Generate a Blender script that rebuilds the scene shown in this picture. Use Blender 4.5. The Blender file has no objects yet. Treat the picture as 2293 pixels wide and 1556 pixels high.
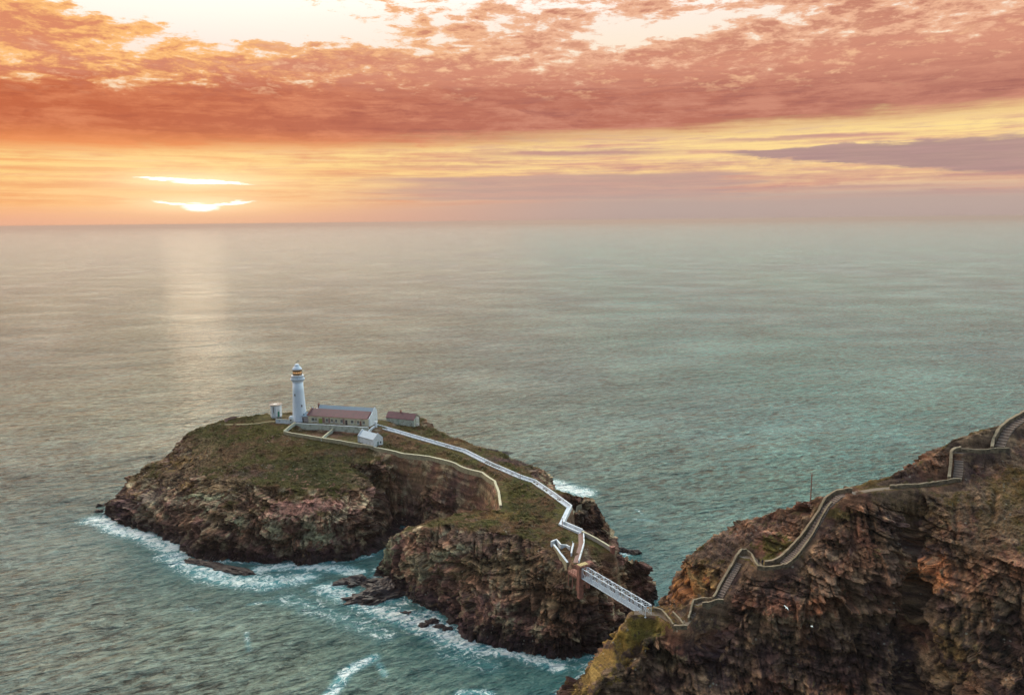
import bpy, math, random
import numpy as np
from mathutils import Vector, Matrix
from mathutils.geometry import delaunay_2d_cdt
R = math.radians
random.seed(7)
C = bpy.context.scene.collection
SC = bpy.context.scene

# ------------------------------------------------------------------ camera
CAM_H, FPX, PITCH, ROLL = 129.0, 1750.0, 9.18, -0.6
IW, IH = 2293.0, 1556.0
camd = bpy.data.cameras.new('camera')
cam = bpy.data.objects.new('camera', camd)
C.objects.link(cam)
CM = Matrix.Rotation(R(90 - PITCH), 4, 'X') @ Matrix.Rotation(R(ROLL), 4, 'Z')
cam.matrix_world = Matrix.Translation((0, 0, CAM_H)) @ CM
camd.sensor_width = 36.0
camd.lens = FPX / IW * 36.0
camd.clip_start = 1.0
camd.clip_end = 200000.0
SC.camera = cam
CM3 = np.array(CM.to_3x3())

SC.view_settings.view_transform = 'Standard'
SC.view_settings.look = 'None'
SC.view_settings.exposure = 0.0
SC.view_settings.gamma = 1.0
SC.cycles.max_bounces = 5
SC.cycles.diffuse_bounces = 2
SC.cycles.glossy_bounces = 2
SC.cycles.transmission_bounces = 4
SC.cycles.volume_bounces = 0
SC.cycles.transparent_max_bounces = 6
SC.cycles.use_denoising = True
SC.cycles.sample_clamp_indirect = 4.0

def ray(px, py):
    d = CM3 @ np.array([(px - IW / 2) / FPX, -(py - IH / 2) / FPX, -1.0])
    return d / np.linalg.norm(d)

def U(px, py, z):
    """world point at height z that the photo shows at this pixel"""
    d = ray(px, py)
    t = (z - CAM_H) / d[2]
    return np.array([d[0] * t, d[1] * t, z])

# ------------------------------------------------------------------ shader expression helper
def s2l(r, g, b):
    f = lambda c: (c / 255 / 12.92) if c / 255 <= .04045 else ((c / 255 + .055) / 1.055) ** 2.4
    return (f(r), f(g), f(b), 1.0)

class X:
    """a float socket with arithmetic"""
    def __init__(s, nt, sock): s.nt, s.s = nt, sock
    def _m(s, op, *a, clamp=False):
        n = s.nt.nodes.new('ShaderNodeMath'); n.operation = op; n.use_clamp = clamp
        for i, v in enumerate((s,) + a):
            if isinstance(v, X): s.nt.links.new(v.s, n.inputs[i])
            else: n.inputs[i].default_value = float(v)
        return X(s.nt, n.outputs[0])
    def __add__(s, o): return s._m('ADD', o)
    def __radd__(s, o): return s._m('ADD', o)
    def __sub__(s, o): return s._m('SUBTRACT', o)
    def __rsub__(s, o): return (s * -1) + o
    def __mul__(s, o): return s._m('MULTIPLY', o)
    def __rmul__(s, o): return s._m('MULTIPLY', o)
    def __truediv__(s, o): return s._m('DIVIDE', o)
    def __pow__(s, o): return s._m('POWER', o)
    def clamp(s): return s._m('ADD', 0.0, clamp=True)
    def mx(s, o): return s._m('MAXIMUM', o)
    def mn(s, o): return s._m('MINIMUM', o)
    def abs(s): return s._m('ABSOLUTE')
    def exp(s): return s._m('EXPONENT')
    def step(s, a, b):
        """smooth 0..1 from a to b (a > b reverses)"""
        if a > b: return 1.0 - s.step(b, a)
        n = s.nt.nodes.new('ShaderNodeMapRange'); n.interpolation_type = 'SMOOTHSTEP'
        s.nt.links.new(s.s, n.inputs[0]); n.inputs[1].default_value = a; n.inputs[2].default_value = b
        return X(s.nt, n.outputs[0])
def vec(nt, x, y, z):
    n = nt.nodes.new('ShaderNodeCombineXYZ')
    for i, v in enumerate((x, y, z)):
        if isinstance(v, X): nt.links.new(v.s, n.inputs[i])
        else: n.inputs[i].default_value = v
    return n.outputs[0]
def sep(nt, sock):
    n = nt.nodes.new('ShaderNodeSeparateXYZ'); nt.links.new(sock, n.inputs[0])
    return [X(nt, o) for o in n.outputs]
def noise(nt, v, scale, detail=4, rough=.55, dist=0.0):
    n = nt.nodes.new('ShaderNodeTexNoise'); n.inputs['Scale'].default_value = scale
    n.inputs['Detail'].default_value = detail; n.inputs['Roughness'].default_value = rough
    n.inputs['Distortion'].default_value = dist
    if v is not None: nt.links.new(v, n.inputs['Vector'])
    return X(nt, n.outputs[0])
def mix(nt, f, a, b, blend='MIX'):
    n = nt.nodes.new('ShaderNodeMix'); n.data_type = 'RGBA'; n.blend_type = blend
    for i, v in ((0, f), (6, a), (7, b)):
        if isinstance(v, X): nt.links.new(v.s, n.inputs[i])
        elif isinstance(v, bpy.types.NodeSocket): nt.links.new(v, n.inputs[i])
        elif i == 0: n.inputs[0].default_value = v
        else: n.inputs[i].default_value = v
    return n.outputs[2]
def ramp(nt, f, stops, interp='LINEAR'):
    n = nt.nodes.new('ShaderNodeValToRGB'); nt.links.new(f.s, n.inputs[0]); e = n.color_ramp.elements
    n.color_ramp.interpolation = interp
    while len(e) < len(stops): e.new(.5)
    for i, (p, c) in enumerate(stops): e[i].position = p; e[i].color = c
    return n.outputs[0]

# ------------------------------------------------------------------ sky
SUN_AZ, SUN_EL = -22.0, 2.6          # degrees from the view axis / above the horizon
w = bpy.data.worlds.new('World'); SC.world = w; w.use_nodes = True
nt = w.node_tree; nt.nodes.clear()
tc = nt.nodes.new('ShaderNodeTexCoord')
dx, dy, dz = sep(nt, tc.outputs['Generated'])
hor = (dx * dx + dy * dy)._m('SQRT').mx(.0001)
el = (dz / hor)._m('ARCTANGENT') * (180 / math.pi)          # elevation in degrees
az = dx._m('ARCTAN2', dy) * (180 / math.pi)                  # azimuth, right is positive
# noise on a high cloud deck (streaks towards the horizon) and in angle space
deck = vec(nt, dx / (dz + .075).mx(.02), dy / (dz + .075).mx(.02), 0.0)
n1 = noise(nt, deck, .85, 8, .62, .3)
n2 = noise(nt, deck, 2.3, 7, .6, .2)
ang = vec(nt, az * .09, el * .55, 3.3)
n3 = noise(nt, ang, 1.0, 9, .62, .4)
n4 = noise(nt, vec(nt, az * .035, el * .9, 9.1), 1.0, 6, .6, .3)
n5 = noise(nt, vec(nt, az * .10, el * 2.4, 1.7), 1.0, 6, .65, .2)
nb = noise(nt, vec(nt, az * .22, el * .75, 5.5), 1.0, 9, .68, .25)
K = lambda r, g, b, k=1.0: tuple(v * k for v in s2l(r, g, b)[:3]) + (1.0,)
f = (el / 90.0).clamp()
left = az.step(6, -24)
ns = noise(nt, vec(nt, az * .16, el * 3.4, 4.1), 1.0, 8, .68, .3)       # fine level streaks
nm = noise(nt, vec(nt, az * .30, el * 1.15, 7.7), 1.0, 10, .66, .35)      # mottled cells
nf = noise(nt, vec(nt, az * .75, el * 2.3, 2.2), 1.0, 9, .70, .3)        # small cells
clearA = ramp(nt, f, [(0, K(240, 168, 128)), (.010, K(252, 186, 130)), (.024, K(255, 200, 134)), (.036, K(255, 210, 132)), (.05, K(255, 216, 140)),
                      (.07, K(255, 212, 150)), (.10, K(255, 225, 190)), (.13, K(255, 240, 228)), (.168, K(255, 240, 226, 1.3)), (.20, (3.3, 2.7, 2.1, 1)),
                      (.38, (6.0, 5.4, 4.3, 1)), (.54, (4.6, 4.3, 3.6, 1)), (.66, K(170, 188, 220)), (1, K(140, 170, 210))])
clearB = ramp(nt, f, [(0, K(178, 158, 152)), (.008, K(204, 178, 162)), (.022, K(226, 186, 156)), (.036, K(252, 212, 150)), (.06, K(255, 222, 152)),
                      (.085, K(255, 222, 150)), (.11, K(255, 232, 200)), (.15, K(255, 240, 225)), (.168, K(250, 238, 230, 1.25)), (.20, (2.4, 2.35, 2.2, 1)),
                      (.38, (4.0, 4.9, 4.5, 1)), (.54, (3.2, 4.1, 3.9, 1)), (.66, K(160, 186, 220)), (1, K(140, 170, 210))])
sky = mix(nt, left, clearB, clearA)
# bright yellow windows and thin orange streaks between the band and the sea
low = el.step(.6, 1.8) * el.step(6.8, 5.2)
sky = mix(nt, ((ns - .50) * 5.0).clamp() * low * el.step(2.2, 3.4) * .8, sky, (1.0, .84, .46, 1))
veil = ((n5 * .5 + ns * .5 - .47) * 7.0).clamp() * low
sky = mix(nt, veil * .9, sky, mix(nt, left, K(224, 166, 140), K(248, 168, 100)))
veil2 = ((n4 * .4 + nm * .35 + ns * .25 - .475) * 8.0).clamp() * low
sky = mix(nt, veil2 * .75, sky, mix(nt, left, K(202, 150, 138), K(238, 150, 96)))
# broken altocumulus high up: coverage rises towards the right and towards the band
topc = el.step(14.5, 9.0)
cover = nm * .42 + nf * .22 + nb * .36 + topc * .085 + az.step(-10, 22) * .035 - el.step(18, 30) * .3
hole = ((((az + 17.5) / 6.5) ** 2 + ((el - 13.4 + (az + 17.5) * .10) / 1.5) ** 2) * -1).exp()
hole = hole + ((((az - 10.5) / 5.5) ** 2 + ((el - 12.6 - (az - 10) * .02) / .75) ** 2) * -1).exp() * .75
hole = hole + ((((az + 25.5) / 3.0) ** 2 + ((el - 14.2) / 1.2) ** 2) * -1).exp() * .6
cover = cover - el.step(16, 19) * .3 - hole * .17 + ((((az + 29) / 4.5) ** 2 + ((el - 11.8) / .9) ** 2) * -1).exp() * .05
thin = cover.step(.480, .540)
thick = (cover + (nf - .5) * .10).step(.535, .625)
up = el.step(7.0, 9.0)
sky = mix(nt, thin * up, sky, mix(nt, left, K(240, 184, 150), K(255, 192, 122)))
sky = mix(nt, thick * up, sky, mix(nt, left, K(200, 134, 112), K(222, 142, 106)))
# the big dark band, a little higher on the right
lo = 4.55 + (az + 32) * .029 + (n4 - .5) * 1.9 + (nm - .5) * 1.2 + (ns - .5) * .9 + (n5 - .5) * .9
top = 9.6 + az.step(-34, -8) * 1.1 + az.step(8, 30) * .6
band = (el - lo).step(-.5, .85) * (el - top - (nb - .5) * 6.5 - (nm - .5) * 6.0 - (nf - .5) * 3.0).step(1.0, -1.0)
core = mix(nt, az.step(-34, 4), K(200, 108, 72), K(188, 116, 96))
core = mix(nt, az.step(8, 30) * .7, core, K(186, 124, 108))
core = mix(nt, ((.53 - nm * .4 - n5 * .25 - nb * .35) * 9.0).clamp() * .8, core, mix(nt, left, K(212, 146, 122), K(226, 140, 98)))
core = mix(nt, ((ns * .35 + n3 * .25 + nm * .4 - .515) * 9.0).clamp() * .8, core, mix(nt, left, K(158, 98, 92), K(176, 92, 70)))
core = mix(nt, el.step(6.6, 4.6) * left * .9, core, K(246, 154, 92))
core = mix(nt, (el + (nm - .5) * 5.0).step(8.4, 10.6) * .5, core, K(236, 166, 136))
hl = ((nf * .5 + nb * .5 - .53) * 9.0).clamp() * el.step(7.6, 9.6)
core = mix(nt, hl * .8, core, K(255, 205, 160))
sky = mix(nt, band, sky, core)
# low grey pink bank right of the middle
bankm = ((el - 2.35 - (n4 - .5) * .8 - (ns - .5) * .6).abs()).step(.95, .70) * (az + (n5 - .5) * 14).step(-14, -3) * (az + (ns - .5) * 16).step(18, 14)
sky = mix(nt, bankm * .85, sky, mix(nt, ns.step(.4, .6) * .6, K(190, 156, 148), K(212, 170, 152)))
# grey cloud at the right edge
hw_ = .14 + ((az - 15.5) * .062).mx(0.0)
rc = ((el - 4.42 + (az - 16) * .045 - (ns - .5) * .9 - (nm - .5) * .9).abs() / hw_.mx(.05)).step(1.15, .8) * (az + (n5 - .5) * 8).step(14.5, 17)
sky = mix(nt, rc * .92, sky, mix(nt, ns.step(.35, .65) * .5, K(170, 138, 138), K(196, 158, 150)))
for a0, e0, aw, eh, k in ((5, 4.75, 5.5, .20, .85), (22, 2.0, 6, .12, .6), (29, 1.55, 6, .13, .6), (31, 2.55, 3, .09, .7), (-5, 3.9, 5, .12, .5), (-29, 3.5, 4, .14, .6), (-27, 2.5, 6, .14, .6), (-10, 3.3, 5, .10, .5), (20, 5.3, 5, .10, .6)):
    q = ((((az - a0) / aw) ** 2 + ((el - e0 - (ns - .5) * .6 - (nm - .5) * .5) / eh) ** 2) * -1).exp()
    sky = mix(nt, (q * 1.6).clamp() * k, sky, mix(nt, left, K(192, 146, 140), K(240, 158, 100)))
# soft haze bank just over the sea
sky = mix(nt, (el + (n5 - .5) * .9 - az.step(-14, 4) * .9).step(1.5, .1) * .85, sky, mix(nt, az.step(12, -22), K(186, 164, 156), K(238, 176, 144)))
# the two gaps the sun burns through
ng = noise(nt, vec(nt, az * .9, el * 4.5, 8.8), 1.0, 8, .72, .4)
def gap(a0, e0, aw, eh, tl, sd):
    da = az - a0; de = el - e0 - da * tl - (ns - .5) * .5 - (ng - .5) * .5 - (sd - .5) * .25
    return ((da / aw) ** 2 + (de / eh) ** 2).step(1.6, .1)
g = None
for q in ((-21.3, 2.86, 1.7, .17, -.03, n5), (-19.4, 2.74, 1.5, .08, -.07, n4), (-23.6, 2.98, 1.5, .09, -.02, n4),
          (-21.3, 1.14, 1.1, .27, -.04, n4), (-19.7, 1.40, 1.7, .11, .06, n5), (-22.9, 1.42, 1.2, .10, -.12, n5)):
    g = gap(*q) if g is None else g.mx(gap(*q))
gl = ((((az + 21.6) / 9) ** 2 + ((el - 2.4) / 2.4) ** 2) * -1).exp()
sky = mix(nt, gl * .5 * (1.0 - band * .7), sky, (1.1, .80, .42, 1))
gl2 = ((((az + 21.6) / 4.2) ** 2 + ((el - 2.86) / .55) ** 2) * -1).exp().mx(((((az + 21.5) / 3.8) ** 2 + ((el - 1.36) / .5) ** 2) * -1).exp())
sky = mix(nt, gl2 * .6, sky, (1.3, 1.0, .62, 1))
sky = mix(nt, g, sky, (1.6, 1.45, 1.3, 1))
aur = ((((az + 21) / 12) ** 2 + ((el - 27) / 11) ** 2) * -1).exp() * el.step(15.2, 19)
sky = mix(nt, aur * .9, sky, (9.5, 7.2, 5.4, 1))
# overhead and behind the camera: the open blue dusk sky of the Sky Texture
st = nt.nodes.new('ShaderNodeTexSky'); st.sky_type = 'NISHITA'; st.sun_disc = False
st.sun_elevation = R(SUN_EL); st.sun_rotation = R(SUN_AZ); st.altitude = 100
bs = nt.nodes.new('ShaderNodeVectorMath'); bs.operation = 'SCALE'; bs.inputs['Scale'].default_value = .15
nt.links.new(st.outputs[0], bs.inputs[0])
east = mix(nt, 1.0, bs.outputs[0], ramp(nt, f, [(0, (.17, .24, .32, 1)), (.3, (.17, .25, .35, 1)), (1, (.22, .31, .43, 1))]), 'ADD')
back = (dy + dz * .35).step(.42, .05)
back = back.mx(el.step(52, 75))
sky = mix(nt, back, sky, east)
# below the horizon (hidden by the sea)
bg = nt.nodes.new('ShaderNodeBackground'); nt.links.new(sky, bg.inputs[0]); bg.inputs[1].default_value = 1.0
wo = nt.nodes.new('ShaderNodeOutputWorld'); nt.links.new(bg.outputs[0], wo.inputs[0])
w.cycles.sampling_method = 'MANUAL'; w.cycles.sample_map_resolution = 1024

# ------------------------------------------------------------------ sun (veiled, almost on the horizon)
sl = bpy.data.lights.new('sun', 'SUN'); sl.energy = 0.009; sl.angle = R(4.0); sl.color = (1.0, .74, .48)
so = bpy.data.objects.new('sun', sl); C.objects.link(so)
sd = Vector((math.sin(R(SUN_AZ)) * math.cos(R(SUN_EL)), math.cos(R(SUN_AZ)) * math.cos(R(SUN_EL)), math.sin(R(SUN_EL))))
so.rotation_euler = sd.to_track_quat('Z', 'Y').to_euler()
# ------------------------------------------------------------------ numpy noise
def _hash(ix, iy, iz, seed):
    h = (ix.astype(np.int64) * 374761393 + iy.astype(np.int64) * 668265263 + iz.astype(np.int64) * 2147483647 + seed * 1274126177) & 0xffffffff
    h = ((h ^ (h >> 13)) * 1274126177) & 0xffffffff
    h = ((h ^ (h >> 16)) * 2246822519) & 0xffffffff
    return h ^ (h >> 15)
def rnd(ix, iy=0, iz=0, seed=0):
    """0..1 random value per integer cell"""
    z = np.zeros_like(ix)
    return (_hash(ix, z + iy, z + iz, seed) & 0xffff) / 65535.0
_G = np.array([(1,1,0),(-1,1,0),(1,-1,0),(-1,-1,0),(1,0,1),(-1,0,1),(1,0,-1),(-1,0,-1),(0,1,1),(0,-1,1),(0,1,-1),(0,-1,-1)], dtype=np.float64)
def perlin(x, y, z, seed=0):
    x0, y0, z0 = np.floor(x), np.floor(y), np.floor(z)
    fx, fy, fz = x - x0, y - y0, z - z0
    u, v, w_ = (t * t * t * (t * (t * 6 - 15) + 10) for t in (fx, fy, fz))
    out = 0
    for i in (0, 1):
        for j in (0, 1):
            for k in (0, 1):
                g = _G[_hash(x0 + i, y0 + j, z0 + k, seed) % 12]
                d = g[..., 0] * (fx - i) + g[..., 1] * (fy - j) + g[..., 2] * (fz - k)
                out = out + d * (u if i else 1 - u) * (v if j else 1 - v) * (w_ if k else 1 - w_)
    return out
def fbm(x, y, z, oct=4, gain=.5, seed=0):
    a, s, o = 1.0, 1.0, 0
    for i in range(oct):
        o = o + a * perlin(x * s, y * s, z * s, seed + i * 17); s *= 2.03; a *= gain
    return o
def sstep(x, a, b):
    t = np.clip((x - a) / (b - a), 0, 1); return t * t * (3 - 2 * t)

# ------------------------------------------------------------------ object helpers
def tag(o, label=None, cat=None, group=None, kind=None):
    for k, v in (('label', label), ('category', cat), ('group', group), ('kind', kind)):
        if v: o[k] = v
    return o
def empty(name, loc, rz=0.0, label=None, cat=None, group=None):
    o = bpy.data.objects.new(name, None); C.objects.link(o)
    o.location = loc; o.rotation_euler.z = rz; o.empty_display_size = .5
    return tag(o, label, cat, group)
class MB:
    """collects simple solids and links them as ONE mesh object"""
    def __init__(s): s.v, s.f = [], []
    def add(s, vs, fs):
        b = len(s.v); s.v += [tuple(map(float, v)) for v in vs]; s.f += [tuple(i + b for i in f) for f in fs]; return s
    def box(s, x0, x1, y0, y1, z0, z1):
        return s.add([(x0,y0,z0),(x1,y0,z0),(x1,y1,z0),(x0,y1,z0),(x0,y0,z1),(x1,y0,z1),(x1,y1,z1),(x0,y1,z1)],
                     [(0,3,2,1),(4,5,6,7),(0,1,5,4),(1,2,6,5),(2,3,7,6),(3,0,4,7)])
    def bar(s, a, b, w_, h=None, up=(0, 0, 1)):
        h = h or w_; a, b = Vector(a), Vector(b); d = (b - a).normalized(); up = Vector(up)
        if abs(d.dot(up)) > .98: up = Vector((0, 1, 0))
        sx = d.cross(up).normalized() * w_ / 2; sz = sx.cross(d).normalized() * h / 2
        vs = [p + i * sx + j * sz for p in (a, b) for i, j in ((-1,-1),(1,-1),(1,1),(-1,1))]
        return s.add(vs, [(0,1,2,3),(7,6,5,4),(0,4,5,1),(1,5,6,2),(2,6,7,3),(3,7,4,0)])
    def tube(s, a, b, r0, r1=None, n=8):
        r1 = r0 if r1 is None else r1; a, b = Vector(a), Vector(b); d = (b - a).normalized()
        u = d.orthogonal().normalized(); w_ = d.cross(u)
        vs = [p + (u * math.cos(2*math.pi*i/n) + w_ * math.sin(2*math.pi*i/n)) * r for p, r in ((a, r0), (b, r1)) for i in range(n)]
        return s.add(vs, [tuple(range(n))[::-1], tuple(range(n, 2*n))] + [(i, (i+1) % n, n + (i+1) % n, n + i) for i in range(n)])
    def lathe(s, prof, n=32, cx=0, cy=0):
        vs = [(cx + r * math.cos(2*math.pi*i/n), cy + r * math.sin(2*math.pi*i/n), z) for r, z in prof for i in range(n)]
        m = len(prof)
        fs = [(j*n+i, j*n+(i+1) % n, (j+1)*n+(i+1) % n, (j+1)*n+i) for j in range(m-1) for i in range(n)]
        return s.add(vs, fs + [tuple(range(n))[::-1], tuple(range((m-1)*n, m*n))])
    def prism(s, pts, y0, y1):
        """polygon in x-z extruded along y"""
        n = len(pts)
        return s.add([(p[0], y0, p[1]) for p in pts] + [(p[0], y1, p[1]) for p in pts],
                     [tuple(range(n)), tuple(range(n, 2*n))[::-1]] + [(i, n+i, n+(i+1) % n, (i+1) % n) for i in range(n)])
    def prismx(s, pts, x0, x1):
        """polygon in y-z extruded along x"""
        n = len(pts)
        return s.add([(x0, p[0], p[1]) for p in pts] + [(x1, p[0], p[1]) for p in pts],
                     [tuple(range(n))[::-1], tuple(range(n, 2*n))] + [(i, (i+1) % n, n+(i+1) % n, n+i) for i in range(n)])
    def build(s, name, mat, parent=None, smooth=False, bevel=0):
        me = bpy.data.meshes.new(name); me.from_pydata(s.v, [], s.f)
        import bmesh
        bm = bmesh.new(); bm.from_mesh(me); bmesh.ops.recalc_face_normals(bm, faces=bm.faces)
        if bevel: bmesh.ops.bevel(bm, geom=list(bm.edges), offset=bevel, segments=1, affect='EDGES')
        bm.to_mesh(me); bm.free()
        me.materials.append(mat)
        if smooth:
            me.polygons.foreach_set('use_smooth', [True] * len(me.polygons))
        o = bpy.data.objects.new(name, me); C.objects.link(o)
        if parent: o.parent = parent
        return o

# ------------------------------------------------------------------ terrain from control points
class Terrain:
    def __init__(s, coast, lines, x0, x1, y0, y1, step=.5, smooth=1.6):
        """coast: closed loop of (x,y); lines: polylines of (x,y,z) used as break lines"""
        verts, zs, edges = [], [], []
        def push(line, closed=False):
            b = len(verts)
            for p in line: verts.append(Vector((p[0], p[1]))); zs.append(p[2])
            n = len(line)
            for i in range(n - 1 + (1 if closed else 0)): edges.append((b + i, b + (i + 1) % n))
        cp = [(c[0], c[1], 0.0) for c in coast]
        push(cp, True)
        # sea bed a little way out from the shore
        n = len(coast); ar = sum(coast[i][0] * coast[(i+1) % n][1] - coast[(i+1) % n][0] * coast[i][1] for i in range(n))
        sg = 1 if ar > 0 else -1
        for i in range(n):
            a, b, c = (np.array(coast[(i + k) % n][:2], float) for k in (-1, 0, 1))
            t = (c - a); t = t / max(np.linalg.norm(t), 1e-6); nrm = np.array([t[1], -t[0]]) * sg
            p = b + nrm * 5; verts.append(Vector(p)); zs.append(-5.0)
        for l in lines: push(l)
        for p in ((x0 - 30, y0 - 30), (x1 + 30, y0 - 30), (x1 + 30, y1 + 30), (x0 - 30, y1 + 30)):
            verts.append(Vector(p)); zs.append(-12.0)
        vo, eo, fo, ov, oe, of = delaunay_2d_cdt(verts, edges, [], 0, 1e-4)
        P = np.array([(v.x, v.y) for v in vo])
        Z = np.zeros(len(vo))
        for i, orig in enumerate(ov):
            if orig: Z[i] = np.mean([zs[j] for j in orig])
            else:  # an intersection the triangulation added: nearest edges decide
                d = np.array([(v.x - P[i, 0]) ** 2 + (v.y - P[i, 1]) ** 2 for v in verts]); k = np.argsort(d)[:3]
                wt = 1 / (d[k] + .01); Z[i] = (np.array(zs)[k] * wt).sum() / wt.sum()
        s.x0, s.y0, s.st = x0, y0, step
        s.nx, s.ny = int((x1 - x0) / step) + 1, int((y1 - y0) / step) + 1
        H = np.full((s.ny, s.nx), -12.0)
        for t in fo:
            a, b, c = P[t[0]], P[t[1]], P[t[2]]
            i0 = max(int((min(a[0], b[0], c[0]) - x0) / step), 0); i1 = min(int((max(a[0], b[0], c[0]) - x0) / step) + 2, s.nx)
            j0 = max(int((min(a[1], b[1], c[1]) - y0) / step), 0); j1 = min(int((max(a[1], b[1], c[1]) - y0) / step) + 2, s.ny)
            if i0 >= i1 or j0 >= j1: continue
            gx, gy = np.meshgrid(x0 + np.arange(i0, i1) * step, y0 + np.arange(j0, j1) * step)
            det = (b[1] - c[1]) * (a[0] - c[0]) + (c[0] - b[0]) * (a[1] - c[1])
            if abs(det) < 1e-9: continue
            l1 = ((b[1] - c[1]) * (gx - c[0]) + (c[0] - b[0]) * (gy - c[1])) / det
            l2 = ((c[1] - a[1]) * (gx - c[0]) + (a[0] - c[0]) * (gy - c[1])) / det
            l3 = 1 - l1 - l2; m = (l1 > -1e-6) & (l2 > -1e-6) & (l3 > -1e-6)
            H[j0:j1, i0:i1][m] = (l1 * Z[t[0]] + l2 * Z[t[1]] + l3 * Z[t[2]])[m]
        k = int(3 * smooth / step); g = np.exp(-.5 * (np.arange(-k, k + 1) * step / smooth) ** 2); g /= g.sum()
        Hp = np.pad(H, k, mode='edge')
        Hp = sum(g[i] * Hp[:, i:i + s.nx] for i in range(2 * k + 1))
        s.H = sum(g[i] * Hp[i:i + s.ny, :] for i in range(2 * k + 1))
        s.calm = np.zeros_like(s.H)
    def at(s, x, y, A=None):
        A = s.H if A is None else A
        fx = np.clip((np.asarray(x, float) - s.x0) / s.st, 0, s.nx - 1.001); fy = np.clip((np.asarray(y, float) - s.y0) / s.st, 0, s.ny - 1.001)
        i, j = fx.astype(int), fy.astype(int); u, v = fx - i, fy - j
        return (A[j, i] * (1-u) + A[j, i+1] * u) * (1-v) + (A[j+1, i] * (1-u) + A[j+1, i+1] * u) * v
    def level(s, line, w0, w1, amount=1.0, calm=1.0):
        """cut or bank the ground to a path line (x,y,z): flat to w0, blended out to w1"""
        gx, gy = np.meshgrid(s.x0 + np.arange(s.nx) * s.st, s.y0 + np.arange(s.ny) * s.st)
        best = np.full(s.H.shape, 1e9); zz = np.zeros(s.H.shape)
        for a, b in zip(line[:-1], line[1:]):
            a, b = np.array(a, float), np.array(b, float); d = b[:2] - a[:2]; L = max((d * d).sum(), 1e-6)
            t = np.clip(((gx - a[0]) * d[0] + (gy - a[1]) * d[1]) / L, 0, 1)
            q = np.hypot(gx - a[0] - d[0] * t, gy - a[1] - d[1] * t)
            m = q < best; best[m] = q[m]; zz[m] = (a[2] + (b[2] - a[2]) * t)[m]
        k = (1 - sstep(best, w0, w1)) * amount
        s.H = s.H * (1 - k) + zz * k
        s.calm = np.maximum(s.calm, (1 - sstep(best, w1 * .8, w1 * 1.5)) * calm)
    def hit(s, px, py, r0=120, r1=460):
        d = ray(px, py); t = np.arange(r0, r1, .2)
        x, y, z = d[0] * t, d[1] * t, CAM_H + d[2] * t
        ins = (x > s.x0) & (x < s.x0 + (s.nx-1) * s.st) & (y > s.y0) & (y < s.y0 + (s.ny-1) * s.st)
        k = np.nonzero(ins & (z < s.at(x, y)))[0]
        if len(k) == 0: return None
        k = k[0]; return np.array([x[k], y[k], z[k]])

def L(*pts):
    """polyline of photo pixels with heights -> world points"""
    return [tuple(U(*p)) for p in pts]

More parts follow.
